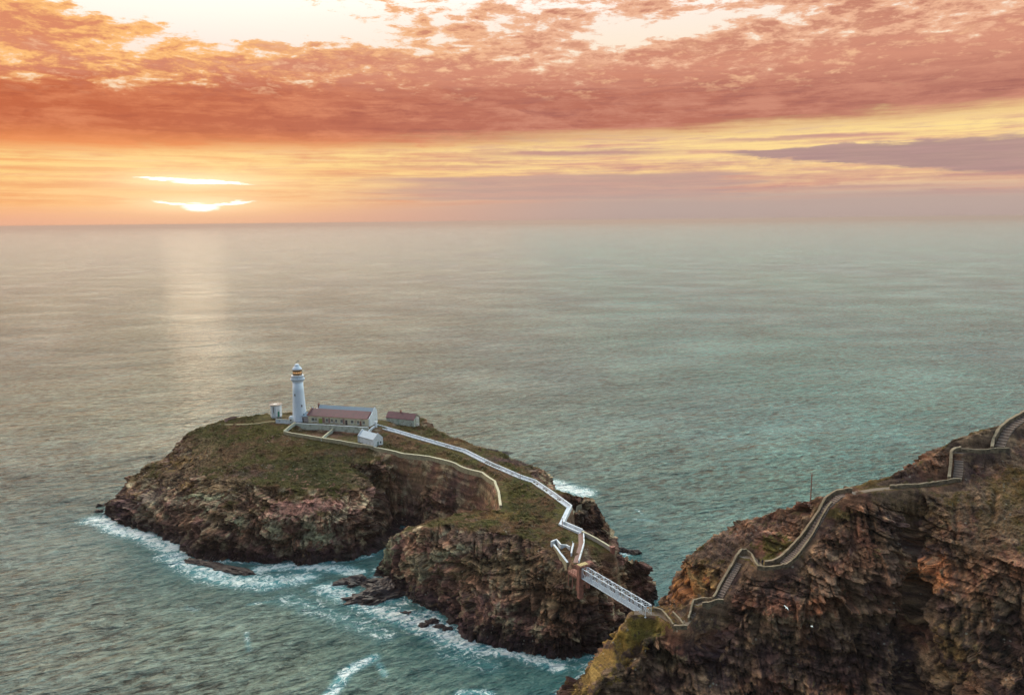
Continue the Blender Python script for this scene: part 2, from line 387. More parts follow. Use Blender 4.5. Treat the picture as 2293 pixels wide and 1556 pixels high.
# ---- the island
isl_coast = [tuple(U(px, py, 0)[:2]) for px, py in [
    (234,1150),(262,1172),(300,1183),(345,1196),(390,1218),(408,1238),(470,1254),(560,1258),(620,1264),(680,1264),(740,1259),(790,1252),
    (832,1243),(862,1225),(885,1196),(915,1178),(925,1180),(905,1205),(880,1240),(848,1270),(835,1288),(850,1298),(880,1300),(903,1336),
    (955,1357),(985,1378),(992,1402),(1050,1432),(1100,1442),(1160,1457),(1205,1466),(1250,1476),(1310,1473),(1345,1464),(1388,1425),(1422,1398),
    (1452,1362),(1466,1338)]] + [(48,255),(42,260),(33,260),(27,256),(23,259),(26,266),(33,271),(40,278),(41,292),(36,308),(26,324),(17,345),(18,352),(17,360),(4,368),
    (-18,379),(-45,392),(-75,402),(-105,408),(-135,407),(-160,395),(-180,375),(-186,358),(-187,346)]
isl_lines = [
    # crest seen against the sea, left to right
    L((238,1128,4),(250,1108,6),(272,1086,9.5),(300,1062,13),(345,1040,17.5),(372,1018,21),(400,995,25),(418,972,28),(440,957,30.5),(470,948,32),(510,938,33.5),(560,932,33.8),(600,927,34)),
    L((935,952,31.5),(1000,975,31),(1080,1001,29.4),(1130,1020,28.2),(1165,1033,26.5),(1200,1048,22.5),(1222,1062,17)),
    [(15.5,346,9.5),(16,350,3)],
    # plateau of the station
    L((612,945,34),(650,942,34),(700,944,34),(770,947,34),(840,951,33.8)),
    L((640,972,31.5),(700,981,31.2),(770,991,30.8),(830,1001,30.2)),
    [(-110,392,33.5),(-90,395,33.5),(-60,390,33.2),(-45,381,32.5)],
    [(-120,396,26),(-90,397,25),(-62,390,26),(-38,378,27)],
    # cliff top wall line
    L((830,1001,30.2),(900,1017,29.4),(960,1027,29.2),(1020,1042,29),(1080,1062,28.6),(1110,1084,28.2),(1118,1110,27.9),(1121,1140,27.4)),
    # foot of the sheer quarried wall
    L((884,1190,1.2),(905,1176,2),(940,1168,4.5),(975,1158,7),(1020,1146,9.8),(1070,1142,13),(1112,1146,23)),
    L((880,1032,28),(886,1090,15),(888,1150,4)),
    # west slope: grass shoulder, then rock, then the dark foot
    L((430,1000,27),(520,1010,28),(600,1015,28.2),(700,1022,27.6),(780,1035,26.2),(860,1030,26.6)),
    L((360,1065,17),(440,1060,22.5),(520,1075,24),(600,1090,24.5),(700,1090,24.5),(790,1095,22.5),(860,1095,17)),
    L((300,1120,9),(380,1130,13),(470,1150,15),(560,1165,16),(640,1160,18),(720,1165,17),(800,1170,14.5),(862,1170,7)),
    L((270,1158,2.5),(330,1170,5.5),(400,1190,7.5),(480,1215,8),(570,1222,9),(650,1228,8),(730,1220,9.5),(800,1215,7.5),(840,1210,4)),
    # white path
    L((850,957,33.2),(885,967,32.7),(950,986,31.9),(1040,1012,31),(1100,1042,30),(1165,1070,29.2),(1195,1080,28.9),(1236,1108,28.6),(1275,1134,28.2),
      (1257,1175,27.6),(1300,1193,27.3),(1302,1220,27),(1291,1258,26.6)),
    L((900,985,31.8),(1000,1010,30.8),(1080,1046,29.8),(1150,1080,29),(1220,1120,28.4),(1245,1160,27.8)),
    L((1160,1130,27.8),(1130,1160,27.2),(1190,1165,27.4),(1230,1195,27)),
    # north edge by the path and the second cliff
    L((1190,1066,28.6),(1232,1092,27.8),(1280,1104,27.6),(1325,1112,27),(1338,1120,26.5)),
    L((1280,1141,27.6),(1310,1138,27.2),(1340,1134,26),(1349,1150,23)),
    L((1347,1205,13),(1320,1180,16),(1290,1168,18),(1276,1160,21)),
    # ridge towards the bridge
    L((1305,1195,27.3),(1340,1214,26.2),(1370,1233,25.2),(1400,1247,23),(1428,1250,21),(1443,1262,17),(1455,1290,10),(1462,1318,4)),
    L((1310,1250,26),(1350,1270,24),(1395,1275,21.5),(1430,1300,14)),
    L((1318,1285,24.8),(1360,1315,20),(1405,1320,15.5),(1440,1335,7)),
    L((1330,1345,16),(1360,1380,7.5),(1395,1382,4.5)),
    # the slab face below the landing
    L((870,1206,17.5),(905,1196,21.5),(960,1182,26),(1020,1174,27),(1080,1182,27.8),(1120,1192,27.4),(1160,1199,27.2),(1200,1214,26.8),(1240,1232,26.4)),
    L((915,1182,18),(960,1168,22),(1030,1160,26),(1090,1162,27)),
    L((862,1225,13),(905,1232,17),(960,1222,21),(1040,1222,24),(1110,1228,23.6),(1170,1242,23.4),(1230,1264,23.4),(1262,1277,25.4)),
    L((868,1285,2.2),(905,1310,5),(960,1330,5),(1010,1360,5.6),(1080,1395,6.4),(1150,1405,7.6),(1230,1415,8.4),(1290,1420,7.4)),
    L((920,1270,11),(1000,1290,12.5),(1080,1310,14.6),(1160,1320,15.4),(1240,1330,15.8),(1290,1350,14.5)),
    L((1262,1262,26.5),(1283,1275,26.3),(1297,1292,25)),
]
def _inside(p, poly):
    c = False
    for i in range(len(poly)):
        a, b = poly[i], poly[(i+1) % len(poly)]
        if (a[1] > p[1]) != (b[1] > p[1]) and p[0] < (b[0]-a[0]) * (p[1]-a[1]) / (b[1]-a[1]) + a[0]: c = not c
    return c
def _edge(p, poly):
    P = np.array(poly); A, B = P, np.roll(P, -1, 0); d = B - A
    t = np.clip(((p[0]-A[:,0]) * d[:,0] + (p[1]-A[:,1]) * d[:,1]) / np.maximum((d*d).sum(1), 1e-6), 0, 1)
    return np.hypot(p[0]-A[:,0]-d[:,0]*t, p[1]-A[:,1]-d[:,1]*t).min()
def ashore(lines, coast, lean=.22):
    """slide points that would overhang the shore back along their line of sight until the cliff stands"""
    out = []
    for l in lines:
        nl = []
        for p in l:
            q = np.array(p, float)
            for k in range(60):
                if _inside(q, coast) and _edge(q, coast) >= q[2] * lean: break
                v = q - np.array([0, 0, CAM_H]); q = q + v / abs(v[2]) * .25
                if q[2] < 1.0: q = np.array(p, float); break
            nl.append(tuple(q))
        out.append(nl)
    return out
isl_lines = ashore(isl_lines, isl_coast)
ISL = Terrain(isl_coast, isl_lines, -205, 70, 195, 425, step=.5, smooth=.6)

# ---- the headland with the steps
hl_coast = [tuple(U(px, py, 0)[:2]) for px, py in [(1246,1556),(1300,1516),(1352,1470),(1396,1434),(1430,1410)]] + [
    (33,216),(37,219),(42,224),(49,232),(62,242),(80,252),(100,256),(130,262),(165,268),(200,272),(260,272),(300,272),(300,70),(240,98),(200,114),(160,128),
    (135,132),(122,141),(112,147),(100,152),(86,161),(72,168),(58,168),(46,166),(36,164),(26,166),(17,174)]
HK = .919
def LK(*pts): return L(*[(x, y, CAM_H - (CAM_H - zz) * HK) for x, y, zz in pts])
hl_lines = [
    # knoll the bridge lands on, running down to the left
    LK((1408,1380,17.2),(1424,1366,18.8),(1440,1361,19.6),(1456,1364,19.4)),
    LK((1418,1372,18),(1440,1373,18.2),(1478,1376,18.2),(1505,1392,17.8),(1528,1404,17.6)),
    LK((1405,1385,16.8),(1372,1425,11.8),(1350,1450,9),(1310,1500,5),(1285,1535,3.2),(1255,1556,1.5)),
    LK((1470,1412,15.4),(1440,1430,13.2),(1425,1465,10.4),(1380,1490,8.2),(1345,1530,5.2),(1320,1556,3.8)),
    LK((1440,1470,6.5),(1410,1505,4.5),(1390,1556,1.8)),
    LK((1470,1430,14.4),(1500,1440,13.4),(1530,1430,14)),
    LK((1480,1500,7),(1530,1500,8),(1570,1480,10)),
    LK((1490,1353,15.5),(1504,1300,21.5),(1508,1272,25),(1525,1250,28),(1560,1222,31),(1600,1200,33.6),(1660,1165,38),(1720,1146,41.6),(1770,1133,44.5),(1815,1122,48),(1850,1108,49.8),
      (1880,1097,51.2),(1930,1090,52.6),(1970,1068,55),(2010,1055,56.4),(2060,1030,59),(2110,998,62.5),(2135,981,64.2),(2190,973,65.2),(2240,947,67),(2293,925,69.4),(2400,880,74.6),(2600,840,79.5)),
    # the way up: bridge, F1, F2, landing, F3, terrace, F4, terrace, F5
    LK((1528,1404,17.6),(1545,1385,18.4),(1560,1352,21),(1600,1345,22),(1612,1335,23),(1640,1290,27),(1665,1248,31.2)),
    LK((1665,1248,31.4),(1690,1272,31.6),(1720,1276,32),(1760,1266,33),(1800,1225,37.2),(1850,1140,46.8),(1878,1114,50),(1915,1106,51.4)),
    LK((1915,1106,51.4),(1960,1100,52.4),(2060,1094,53),(2150,1082,54),(2152,1070,55.2),(2155,1018,60.2)),
    LK((2155,1018,60.2),(2200,1014,60.5),(2250,1012,60.6),(2237,1004,61.2),(2262,965,65),(2300,938,68.2)),
    # great face: top edge
    LK((1612,1360,19.5),(1640,1320,24),(1680,1295,29),(1740,1290,30.6),(1800,1265,34),(1850,1190,42),(1900,1130,49),(1980,1112,51.4),(2060,1104,52.4),(2160,1090,53.6)),
    LK((2160,1062,55.4),(2230,1060,56),(2300,1050,57.4)),
    LK((2110,1130,50.4),(2200,1130,50.6),(2300,1120,52.4)),
    # face middle
    LK((1600,1410,14),(1660,1385,20.5),(1740,1372,23.6),(1820,1350,27.2),(1900,1290,34.2),(1980,1240,39.4),(2035,1220,41)),
    LK((2050,1225,40.4),(2100,1230,41.6),(2180,1250,41.2),(2293,1260,42.6)),
    LK((1590,1500,7),(1680,1480,10),(1780,1460,13.4),(1880,1430,17.4),(1960,1400,21),(2030,1390,22.6)),
    LK((2042,1400,20.4),(2043,1300,32),(2040,1160,45.6),(2040,1120,50.4)),
    LK((2062,1340,29),(2112,1400,25),(2200,1380,29.5),(2293,1400,30)),
    LK((2064,1450,17.4),(2112,1500,14.5),(2200,1500,18),(2293,1530,19)),
    LK((1560,1556,3),(1700,1550,4),(1800,1545,6),(1900,1540,8),(1980,1530,9.6),(2030,1520,10)),
    LK((2045,1556,7),(2100,1600,6),(2200,1620,10),(2293,1640,12)),
    [(142,182,52),(190,176,60),(250,170,66)], [(190,212,80),(280,212,86)], [(165,146,16),(215,126,16)],
]
hl_lines = ashore(hl_lines, hl_coast, .12)
HL = Terrain(hl_coast, hl_lines, 2, 215, 105, 285, step=.4, smooth=.6)

# ways: centre lines as photo pixels with height
path_isl = L((842,955,33.4),(885,967,32.7),(950,986,31.9),(1040,1012,31),(1100,1042,30),(1165,1070,29.2),(1195,1080,28.9),(1236,1108,28.6),(1274,1136,28.2),
             (1256,1174,27.6),(1300,1193,27.3),(1301,1220,27),(1289,1260,26.7))
ISL.level(path_isl, 1.0, 3.0)
ISL.level(L((838,1007,30),(880,1015,29.6),(960,1028,29.2),(1020,1043,29),(1080,1063,28.6),(1108,1083,28.2),(1117,1108,27.9),(1121,1138,27.4)), .3, 2.6, 0.0)
ISL.level(L((1303,1197,27.2),(1325,1208,26.7),(1345,1219,26),(1368,1234,25.3)), .9, 3.0, .8)
yard = L((655,950,33.6),(700,950,33.6),(770,954,33.4),(835,959,33.2))
ISL.level([(p[0], p[1] + 6, 33.8) for p in yard], 7.5, 10.5)
garden = L((672,972,31.2),(730,977,31.0),(800,982,30.8))
ISL.level(garden, 5.0, 7.5)
tw = U(671, 940, 34)
ISL.level([(tw[0] - 13, tw[1] + 3, 34.0), (tw[0] + 3, tw[1] + 2, 34.0)], 4.5, 8)
fl_a = LK((1420,1372,18),(1480,1375,18),(1503,1392,17.8),(1528,1405,17.6))
flight1 = LK((1550,1378,18.4),(1560,1354,20.8))
flight2 = LK((1609,1344,22.4),(1634,1300,26.6),(1664,1247,31.4))
land2 = LK((1664,1247,31.4),(1684,1248,31.4),(1702,1268,31.8),(1728,1270,32.2),(1752,1265,32.8))
flight3 = LK((1752,1265,32.8),(1790,1230,36.6),(1815,1200,40),(1850,1138,47.2),(1880,1112,50.3),(1912,1104,51.5))
ter3 = LK((1912,1104,51.5),(1960,1096,52.8),(2060,1088,53.5),(2120,1080,54.3),(2145,1076,54.7))
flight4 = LK((2143,1076,54.7),(2147,1050,57.2),(2147,1014,60.7))
ter4 = LK((2147,1014,60.7),(2200,1009,61),(2238,1006,61.2))
flight5 = LK((2238,1004,61.3),(2248,980,63.7),(2262,960,65.8),(2282,945,67.4),(2310,928,69.2),(2345,908,71.4))
for ln in (fl_a, LK((1528,1405,17.6),(1548,1378,18.4)), flight1, LK((1562,1352,20.8),(1606,1344,22.4)), flight2, land2, flight3, ter3, flight4, ter4, flight5):
    HL.level(ln, 1.1, 2.8)

HL.level(LK((1450,1392,16),(1425,1408,13.6),(1390,1440,10.4),(1345,1484,7.2),(1300,1532,4.2),(1265,1570,2)), .5, 4.2, 0.0, .8)
def mk_groove(T, pts, width, depth):
    """a crack: photo pixels -> a line on the ground model"""
    dense = []
    for a, b in zip(pts[:-1], pts[1:]):
        n = max(1, int(math.hypot(b[0] - a[0], b[1] - a[1]) / 7))
        dense += [(a[0] + (b[0] - a[0]) * i / n, a[1] + (b[1] - a[1]) * i / n) for i in range(n)]
    P = [T.hit(*p) for p in dense + [pts[-1]]]; P = [p for p in P if p is not None]
    return (P, width, depth)

def blob_list(T, items):
    out = []
    for px, py, rx, ry, col, k in items:
        p = T.hit(px, py)
        if p is None: continue
        ppm = FPX / (p[1] * math.cos(R(PITCH)) + (CAM_H - p[2]) * math.sin(R(PITCH)))
        out.append((p, rx / ppm, ry / ppm, np.array(s2l(*col)[:3]), k))
    return out

def build_land(T, name, sx, sl, x0, x1, rock, grooves, blobs, kind_fn, mat, seed, zdip, amp=1.0, gain=1.5, fg=1.0, lump=1.0, fcell=6.5, wav=1.0):
    xs = np.arange(x0, x1, sx); ys = T.y0 + np.arange(T.ny) * T.st
    GX, GY = np.meshgrid(xs, ys, indexing='ij'); GZ = T.at(GX, GY)
    # resample every column by arc length so that cliffs get as many rows as meadows
    dy = np.diff(GY, axis=1); dzz = np.diff(GZ, axis=1)
    ds = np.hypot(dy, dzz); back_ = dzz < -.6 * dy
    ds = np.where(back_, ds * .45, ds)
    zm = (GZ[:, 1:] + GZ[:, :-1]) / 2
    ds = np.where(zm < -1.5, dy * .02 + .001, ds)
    s_ = np.concatenate([np.zeros((len(xs), 1)), np.cumsum(ds, axis=1)], axis=1)
    # keep neighbouring columns aligned: smooth the cumulative length fractions
    N = int(np.percentile(s_[:, -1], 90) / sl) + 2
    fr = s_ / s_[:, -1:]
    k = 5
    frp = np.pad(fr, ((k, k), (0, 0)), mode='edge'); fr = sum(frp[i:i + len(xs)] for i in range(2 * k + 1)) / (2 * k + 1)
    q = np.linspace(0, 1, N)
    Y = np.stack([np.interp(q, fr[i], ys) for i in range(len(xs))])
    Xc = np.repeat(xs[:, None], N, 1); Z = T.at(Xc, Y)
    e = .6
    nx_ = -(T.at(Xc + e, Y) - T.at(Xc - e, Y)) / (2 * e); ny_ = -(T.at(Xc, Y + e) - T.at(Xc, Y - e)) / (2 * e)
    ln = np.sqrt(nx_ ** 2 + ny_ ** 2 + 1); slope = 1 - 1 / ln
    nx, ny, nz = nx_ / ln, ny_ / ln, 1 / ln
    calm = T.at(Xc, Y, T.calm)
    rk = sstep(slope + .05 * fbm(Xc / 6, Y / 6, Z / 6, 3, seed=seed + 60), *rock) * (1 - calm)
    lf = fbm(Xc / 26, Y / 26, Z / 20, 3, seed=seed)
    bed = Z + zdip * Xc + lf * 4.5 * wav + .6 * wav * perlin(Xc / 7, Y / 7, Z / 7, seed + 3)
    def ledges(s, th, sd):
        u = s / th; i = np.floor(u); fr_ = u - i
        a, b = rnd(i, seed=sd), rnd(i + 1, seed=sd); t = sstep(fr_, .82, 1.0)
        return a * (1 - t) + b * t - .5 - .6 * rnd(i, seed=sd + 70) * np.exp(-((fr_ - .92) / .10) ** 2)
    led = .75 * ledges(bed, 2.6, seed + 1) + .5 * ledges(bed, .95, seed + 2) + .22 * ledges(bed + .3 * perlin(Xc / 3, Y / 3, Z / 3, seed + 4), .45, seed + 5)
    # joints: blocks in plan, offset from layer to layer
    wx = Xc + 1.5 * perlin(Xc / 9, Y / 9, Z / 9, seed + 7); wy = Y + 1.5 * perlin(Xc / 9 + 5, Y / 9, Z / 9, seed + 8)
    lay = np.floor(bed / 2.6)
    jj = rnd(np.floor(wx / 2.9 + lay * .37), np.floor(wy / 3.4 + lay * .51), lay, seed + 9) - .5
    jj2 = rnd(np.floor(wx / 1.25), np.floor(wy / 1.4), np.floor(bed / .95), seed + 10) - .5
    fi, fj, fk = np.floor(wx / fcell + bed * .03), np.floor(wy / (fcell * 1.2)), np.floor(bed / (fcell * 1.3))
    r1, r2 = rnd(fi, fj, fk, seed + 80) - .5, rnd(fi, fj, fk, seed + 81) - .5
    facet = (wx / fcell + bed * .03 - fi - .5) * r1 * 3.4 + (bed / (fcell * 1.3) - fk - .5) * r2 * 3.0 + (rnd(fi, fj, fk, seed + 82) - .5) * 1.3
    def crack(u, v, wdt, sd):
        fu = u - np.floor(u); keep_ = rnd(np.floor(u + .5), np.floor(v), seed=sd) > .35
        return np.exp(-(np.minimum(fu, 1 - fu) / wdt) ** 2) * keep_
    crk = crack(wx / 2.9 + lay * .37, bed / 5.2, .085, seed + 90) + .5 * crack(wx / 1.25, bed / 1.9, .16, seed + 91)
    gul = fbm(Xc / 13, Y / 13, Z / 60, 3, seed=seed + 11)
    gul = np.where(gul < 0, gul * 1.6, gul * .7)
    big = fbm(Xc / 8, Y / 8, Z / 8, 4, .55, seed=seed + 12)
    fine = fbm(Xc / 1.7, Y / 1.7, Z / 1.7, 4, .6, seed=seed + 13)
    rough = .55 + .9 * sstep(fbm(Xc / 30, Y / 30, Z / 30, 2, seed=seed + 20), -.25, .25)
    dr = amp * (1.9 * led * rough + 1.3 * jj * rough * lump + .75 * jj2 * lump - 1.1 * crk * rough + 1.7 * gul + .6 * big * lump + .5 * fine * lump + fg * facet)
    hum = fbm(Xc / 3.2, Y / 3.2, Z / 3.2, 4, .6, seed=seed + 14); tus = fbm(Xc / .9, Y / .9, Z / .9, 3, .6, seed=seed + 15)
    crag = sstep(fbm(Xc / 9, Y / 9, Z / 9, 3, seed=seed + 16), .05, .4)
    dg = .5 * hum + .26 * tus + crag * (.5 + jj2 * .8)
    g0 = np.zeros_like(Z)
    for P, wd, dp in grooves:
        best = np.full(Z.shape, 1e9)
        wob = perlin(Xc / 4, Y / 4, Z / 4, seed + 30) * wd * .9 + perlin(Xc / 1.3, Y / 1.3, Z / 1.3, seed + 31) * wd * .4
        for a, b in zip(P[:-1], P[1:]):
            d = b - a; LL = max((d * d).sum(), 1e-6)
            t = np.clip(((Xc - a[0]) * d[0] + (Y - a[1]) * d[1] + (Z - a[2]) * d[2]) / LL, 0, 1)
            best = np.minimum(best, np.sqrt((Xc - a[0] - d[0] * t) ** 2 + (Y - a[1] - d[1] * t) ** 2 + (Z - a[2] - d[2] * t) ** 2))
        g0 = g0 - dp * np.exp(-((best + wob) / wd) ** 2) * (1 - calm)
    shore = sstep(Z, -2, 1.0)
    disp = (dr * rk * shore + dg * (1 - rk) * (1 - calm * .85)) + g0
    hl_ = np.hypot(nx, ny) + 1e-6; hz = rk[...] * .75
    dxn = nx * (1 - hz) + nx / hl_ * hz; dyn = ny * (1 - hz) + ny / hl_ * hz; dzn = nz * (1 - hz)
    PX, PY, PZ = Xc + dxn * disp, Y + dyn * disp, Z + dzn * disp
    col, grass, wet = kind_fn(Xc, Y, Z, PZ, slope, rk, bed, led, jj, jj2, lf, big, fine, hum, seed, disp)
    wbl = 1 + 1.1 * fbm(Xc / 4, Y / 4, Z / 4, 4, .6, seed=seed + 40) + .7 * fbm(Xc / 1.3, Y / 1.3, Z / 1.3, 3, .6, seed=seed + 41)
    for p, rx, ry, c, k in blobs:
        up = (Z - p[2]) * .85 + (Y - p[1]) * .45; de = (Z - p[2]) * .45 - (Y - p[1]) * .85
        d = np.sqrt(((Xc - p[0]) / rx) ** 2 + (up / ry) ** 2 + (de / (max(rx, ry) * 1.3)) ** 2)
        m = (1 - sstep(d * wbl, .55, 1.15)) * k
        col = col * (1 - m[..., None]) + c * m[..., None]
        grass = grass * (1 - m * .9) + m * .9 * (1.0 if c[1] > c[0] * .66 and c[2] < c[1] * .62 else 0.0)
    var = 1 + .5 * fg * (rnd(fi, fj, fk, seed + 83) - .5) * rk + .6 * (jj2 * rk) + .5 * jj * rk + .8 * fine * (.5 + rk * .5)
    col = np.clip(col * var[..., None] * (gain + (.68 - gain) * grass)[..., None], .004, .9)
    nX = len(xs); V = np.stack([PX, PY, PZ], -1).reshape(-1, 3)
    idx = np.arange(nX * N).reshape(nX, N)
    F = np.stack([idx[:-1, :-1], idx[1:, :-1], idx[1:, 1:], idx[:-1, 1:]], -1).reshape(-1, 4)
    keep = (PZ.reshape(-1)[F].max(axis=1) > -2.5); F = F[keep]
    me = bpy.data.meshes.new(name)
    me.vertices.add(len(V)); me.vertices.foreach_set('co', V.ravel())
    me.loops.add(len(F) * 4); me.loops.foreach_set('vertex_index', F.ravel())
    me.polygons.add(len(F)); me.polygons.foreach_set('loop_start', np.arange(0, len(F) * 4, 4))
    me.polygons.foreach_set('loop_total', np.full(len(F), 4))
    me.update(); me.polygons.foreach_set('use_smooth', np.zeros(len(F), dtype=bool))
    at = me.color_attributes.new('ground_colour', 'FLOAT_COLOR', 'POINT')
    at.data.foreach_set('color', np.concatenate([col.reshape(-1, 3), grass.reshape(-1, 1)], 1).ravel())
    a3 = me.attributes.new('bedding', 'FLOAT', 'POINT'); a3.data.foreach_set('value', bed.ravel())
    a2 = me.attributes.new('wetness', 'FLOAT', 'POINT'); a2.data.foreach_set('value', wet.ravel())
    me.materials.append(mat)
    o = bpy.data.objects.new(name, me); C.objects.link(o)
    print(name, len(V), 'verts', len(F), 'faces')
    return o

def lin(*c): return np.array(s2l(*c)[:3])
# ------------------------------------------------------------------ materials
def mat(name, col=(.5, .5, .5), rough=.8, metal=0.0, var=.15, scale=1.5, bump=.0, bscale=6.0, spec=.3, col2=None, c2s=(.45, .65), c2scale=.8, emit=None):
    m = bpy.data.materials.new(name); m.use_nodes = True; nt = m.node_tree
    b = nt.nodes['Principled BSDF']; b.inputs['Roughness'].default_value = rough; b.inputs['Metallic'].default_value = metal
    b.inputs['Specular IOR Level'].default_value = spec
    tc = nt.nodes.new('ShaderNodeNewGeometry'); p = tc.outputs['Position']
    n = noise(nt, p, scale, 5, .6)
    k = (n - .5) * (2 * var) + 1.0
    c = mix(nt, 1.0, tuple(col) + (1,), vec(nt, k, k, k), 'MULTIPLY')
    if col2:
        c = mix(nt, noise(nt, p, c2scale, 6, .65).step(*c2s), c, mix(nt, 1.0, tuple(col2) + (1,), vec(nt, k, k, k), 'MULTIPLY'))
    nt.links.new(c, b.inputs['Base Color'])
    if bump:
        bp = nt.nodes.new('ShaderNodeBump'); bp.inputs['Strength'].default_value = bump; bp.inputs['Distance'].default_value = .1
        nt.links.new(noise(nt, p, bscale, 5, .65).s, bp.inputs['Height']); nt.links.new(bp.outputs[0], b.inputs['Normal'])
    if emit:
        b.inputs['Emission Color'].default_value = tuple(emit[:3]) + (1,); b.inputs['Emission Strength'].default_value = emit[3]
    return m

def land_material(name, lines=5.5):
    m = bpy.data.materials.new(name); m.use_nodes = True; nt = m.node_tree
    b = nt.nodes['Principled BSDF']
    at = nt.nodes.new('ShaderNodeAttribute'); at.attribute_name = 'ground_colour'
    aw = nt.nodes.new('ShaderNodeAttribute'); aw.attribute_name = 'wetness'
    gr, wet = X(nt, at.outputs['Alpha']), X(nt, aw.outputs['Fac'])
    p = nt.nodes.new('ShaderNodeNewGeometry').outputs['Position']
    x, y, z = sep(nt, p)
    big = noise(nt, p, .09, 4, .6)
    ab = nt.nodes.new('ShaderNodeAttribute'); ab.attribute_name = 'bedding'; bd = X(nt, ab.outputs['Fac'])
    strat = noise(nt, vec(nt, x * .05, y * .05, bd * 2.3), 1.0, 7, .76, .12)       # thin beds
    strat = strat * .75 + noise(nt, vec(nt, x * .02, y * .02, bd * .6), 1.0, 3, .5) * .25
    speck = noise(nt, p, 2.6, 7, .72)
    mott = noise(nt, p, .55, 6, .65)
    k = 1.12 + ((strat - .5) * lines + (speck - .5) * 2.6 + (mott - .5) * 1.6) * (1.0 - gr) + ((speck - .5) * 3.6 + (mott - .5) * 2.2) * gr
    k = k.mx(.18) * 1.25
    c = mix(nt, 1.0, at.outputs['Color'], vec(nt, k, k, k), 'MULTIPLY')
    # lichen flecks and pale chips on rock, straw tufts and pale stones in the grass
    fl = noise(nt, p, 1.7, 8, .75).step(.60, .68) * (1.0 - gr) * (1.0 - wet)
    c = mix(nt, fl * .35, c, (.27, .25, .19, 1))
    tuft = noise(nt, p, .8, 7, .75).step(.56, .68) * gr
    c = mix(nt, tuft * .45, c, (.15, .10, .035, 1))
    vor = nt.nodes.new('ShaderNodeTexVoronoi'); vor.inputs['Scale'].default_value = .55; nt.links.new(p, vor.inputs['Vector'])
    st = X(nt, vor.outputs['Distance']).step(.20, .12) * noise(nt, p, .11, 3, .5).step(.52, .62)
    c = mix(nt, st * .6, c, (.34, .31, .25, 1))
    nt.links.new(c, b.inputs['Base Color'])
    nt.links.new((1.0 - wet * .45 - (1.0 - gr) * .08).s, b.inputs['Roughness'])
    b.inputs['Specular IOR Level'].default_value = .25
    h = (strat * .5 + speck * .35 + noise(nt, p, 6.0, 4, .7) * .25) * (1.0 - gr) + (speck * .8 + noise(nt, p, 5.0, 4, .7) * .5) * gr
    bp = nt.nodes.new('ShaderNodeBump'); bp.inputs['Strength'].default_value = .8; bp.inputs['Distance'].default_value = .8
    nt.links.new(h.s, bp.inputs['Height']); nt.links.new(bp.outputs[0], b.inputs['Normal'])
    return m

# ------------------------------------------------------------------ the island's and headland's ground colour
def island_colour(x, y, z, pz, slope, rk, bed, led, jj, jj2, lf, big, fine, hum, seed, disp):
    n = fbm(x / 11, y / 11, z / 11, 4, .55, seed=seed + 50); n2 = fbm(x / 5, y / 5, z / 5, 4, .6, seed=seed + 51)
    n3 = fbm(x / 18, y / 18, z / 18, 3, .5, seed=seed + 52)
    rock = lin(112, 82, 64) * (1 - sstep(n, -.1, .35))[..., None] + lin(88, 62, 54) * sstep(n, -.1, .35)[..., None]
    t = sstep(n2, .05, .4)[..., None] * .6; rock = rock * (1 - t) + lin(142, 130, 104) * t
    t = (sstep(n3, .1, .4) * .35)[..., None]; rock = rock * (1 - t) + lin(104, 72, 70) * t
    # beds: alternating pale and dark courses
    b = rnd(np.floor(bed / .95), seed=seed + 53)[..., None] * 1.0 + .5
    rock = rock * b
    # dark weathered band above the tide
    tide = z + 2.2 * n2 + 1.5 * n
    t = (1 - sstep(tide, 2.4, 7.0))[..., None]
    rock = rock * (1 - t) + lin(44, 30, 34) * t
    t = (1 - sstep(tide, -.5, 2.2))[..., None]
    rock = rock * (1 - t) + lin(22, 15, 19) * t
    wet = 1 - sstep(tide, .3, 3.5)
    grass = (1 - sstep(slope + .10 * n2, .09, .19)) * sstep(z, 8, 14)
    g = lin(78, 70, 34) * (1 - sstep(n, -.2, .3))[..., None] + lin(92, 66, 44) * sstep(n, -.2, .3)[..., None]
    t = (sstep(fbm(x / 7, y / 7, z / 7, 4, .6, seed=seed + 54), .05, .4) * .7)[..., None]; g = g * (1 - t) + lin(62, 64, 24) * t
    col = rock * (1 - grass[..., None]) + g * grass[..., None]
    return col, grass, wet
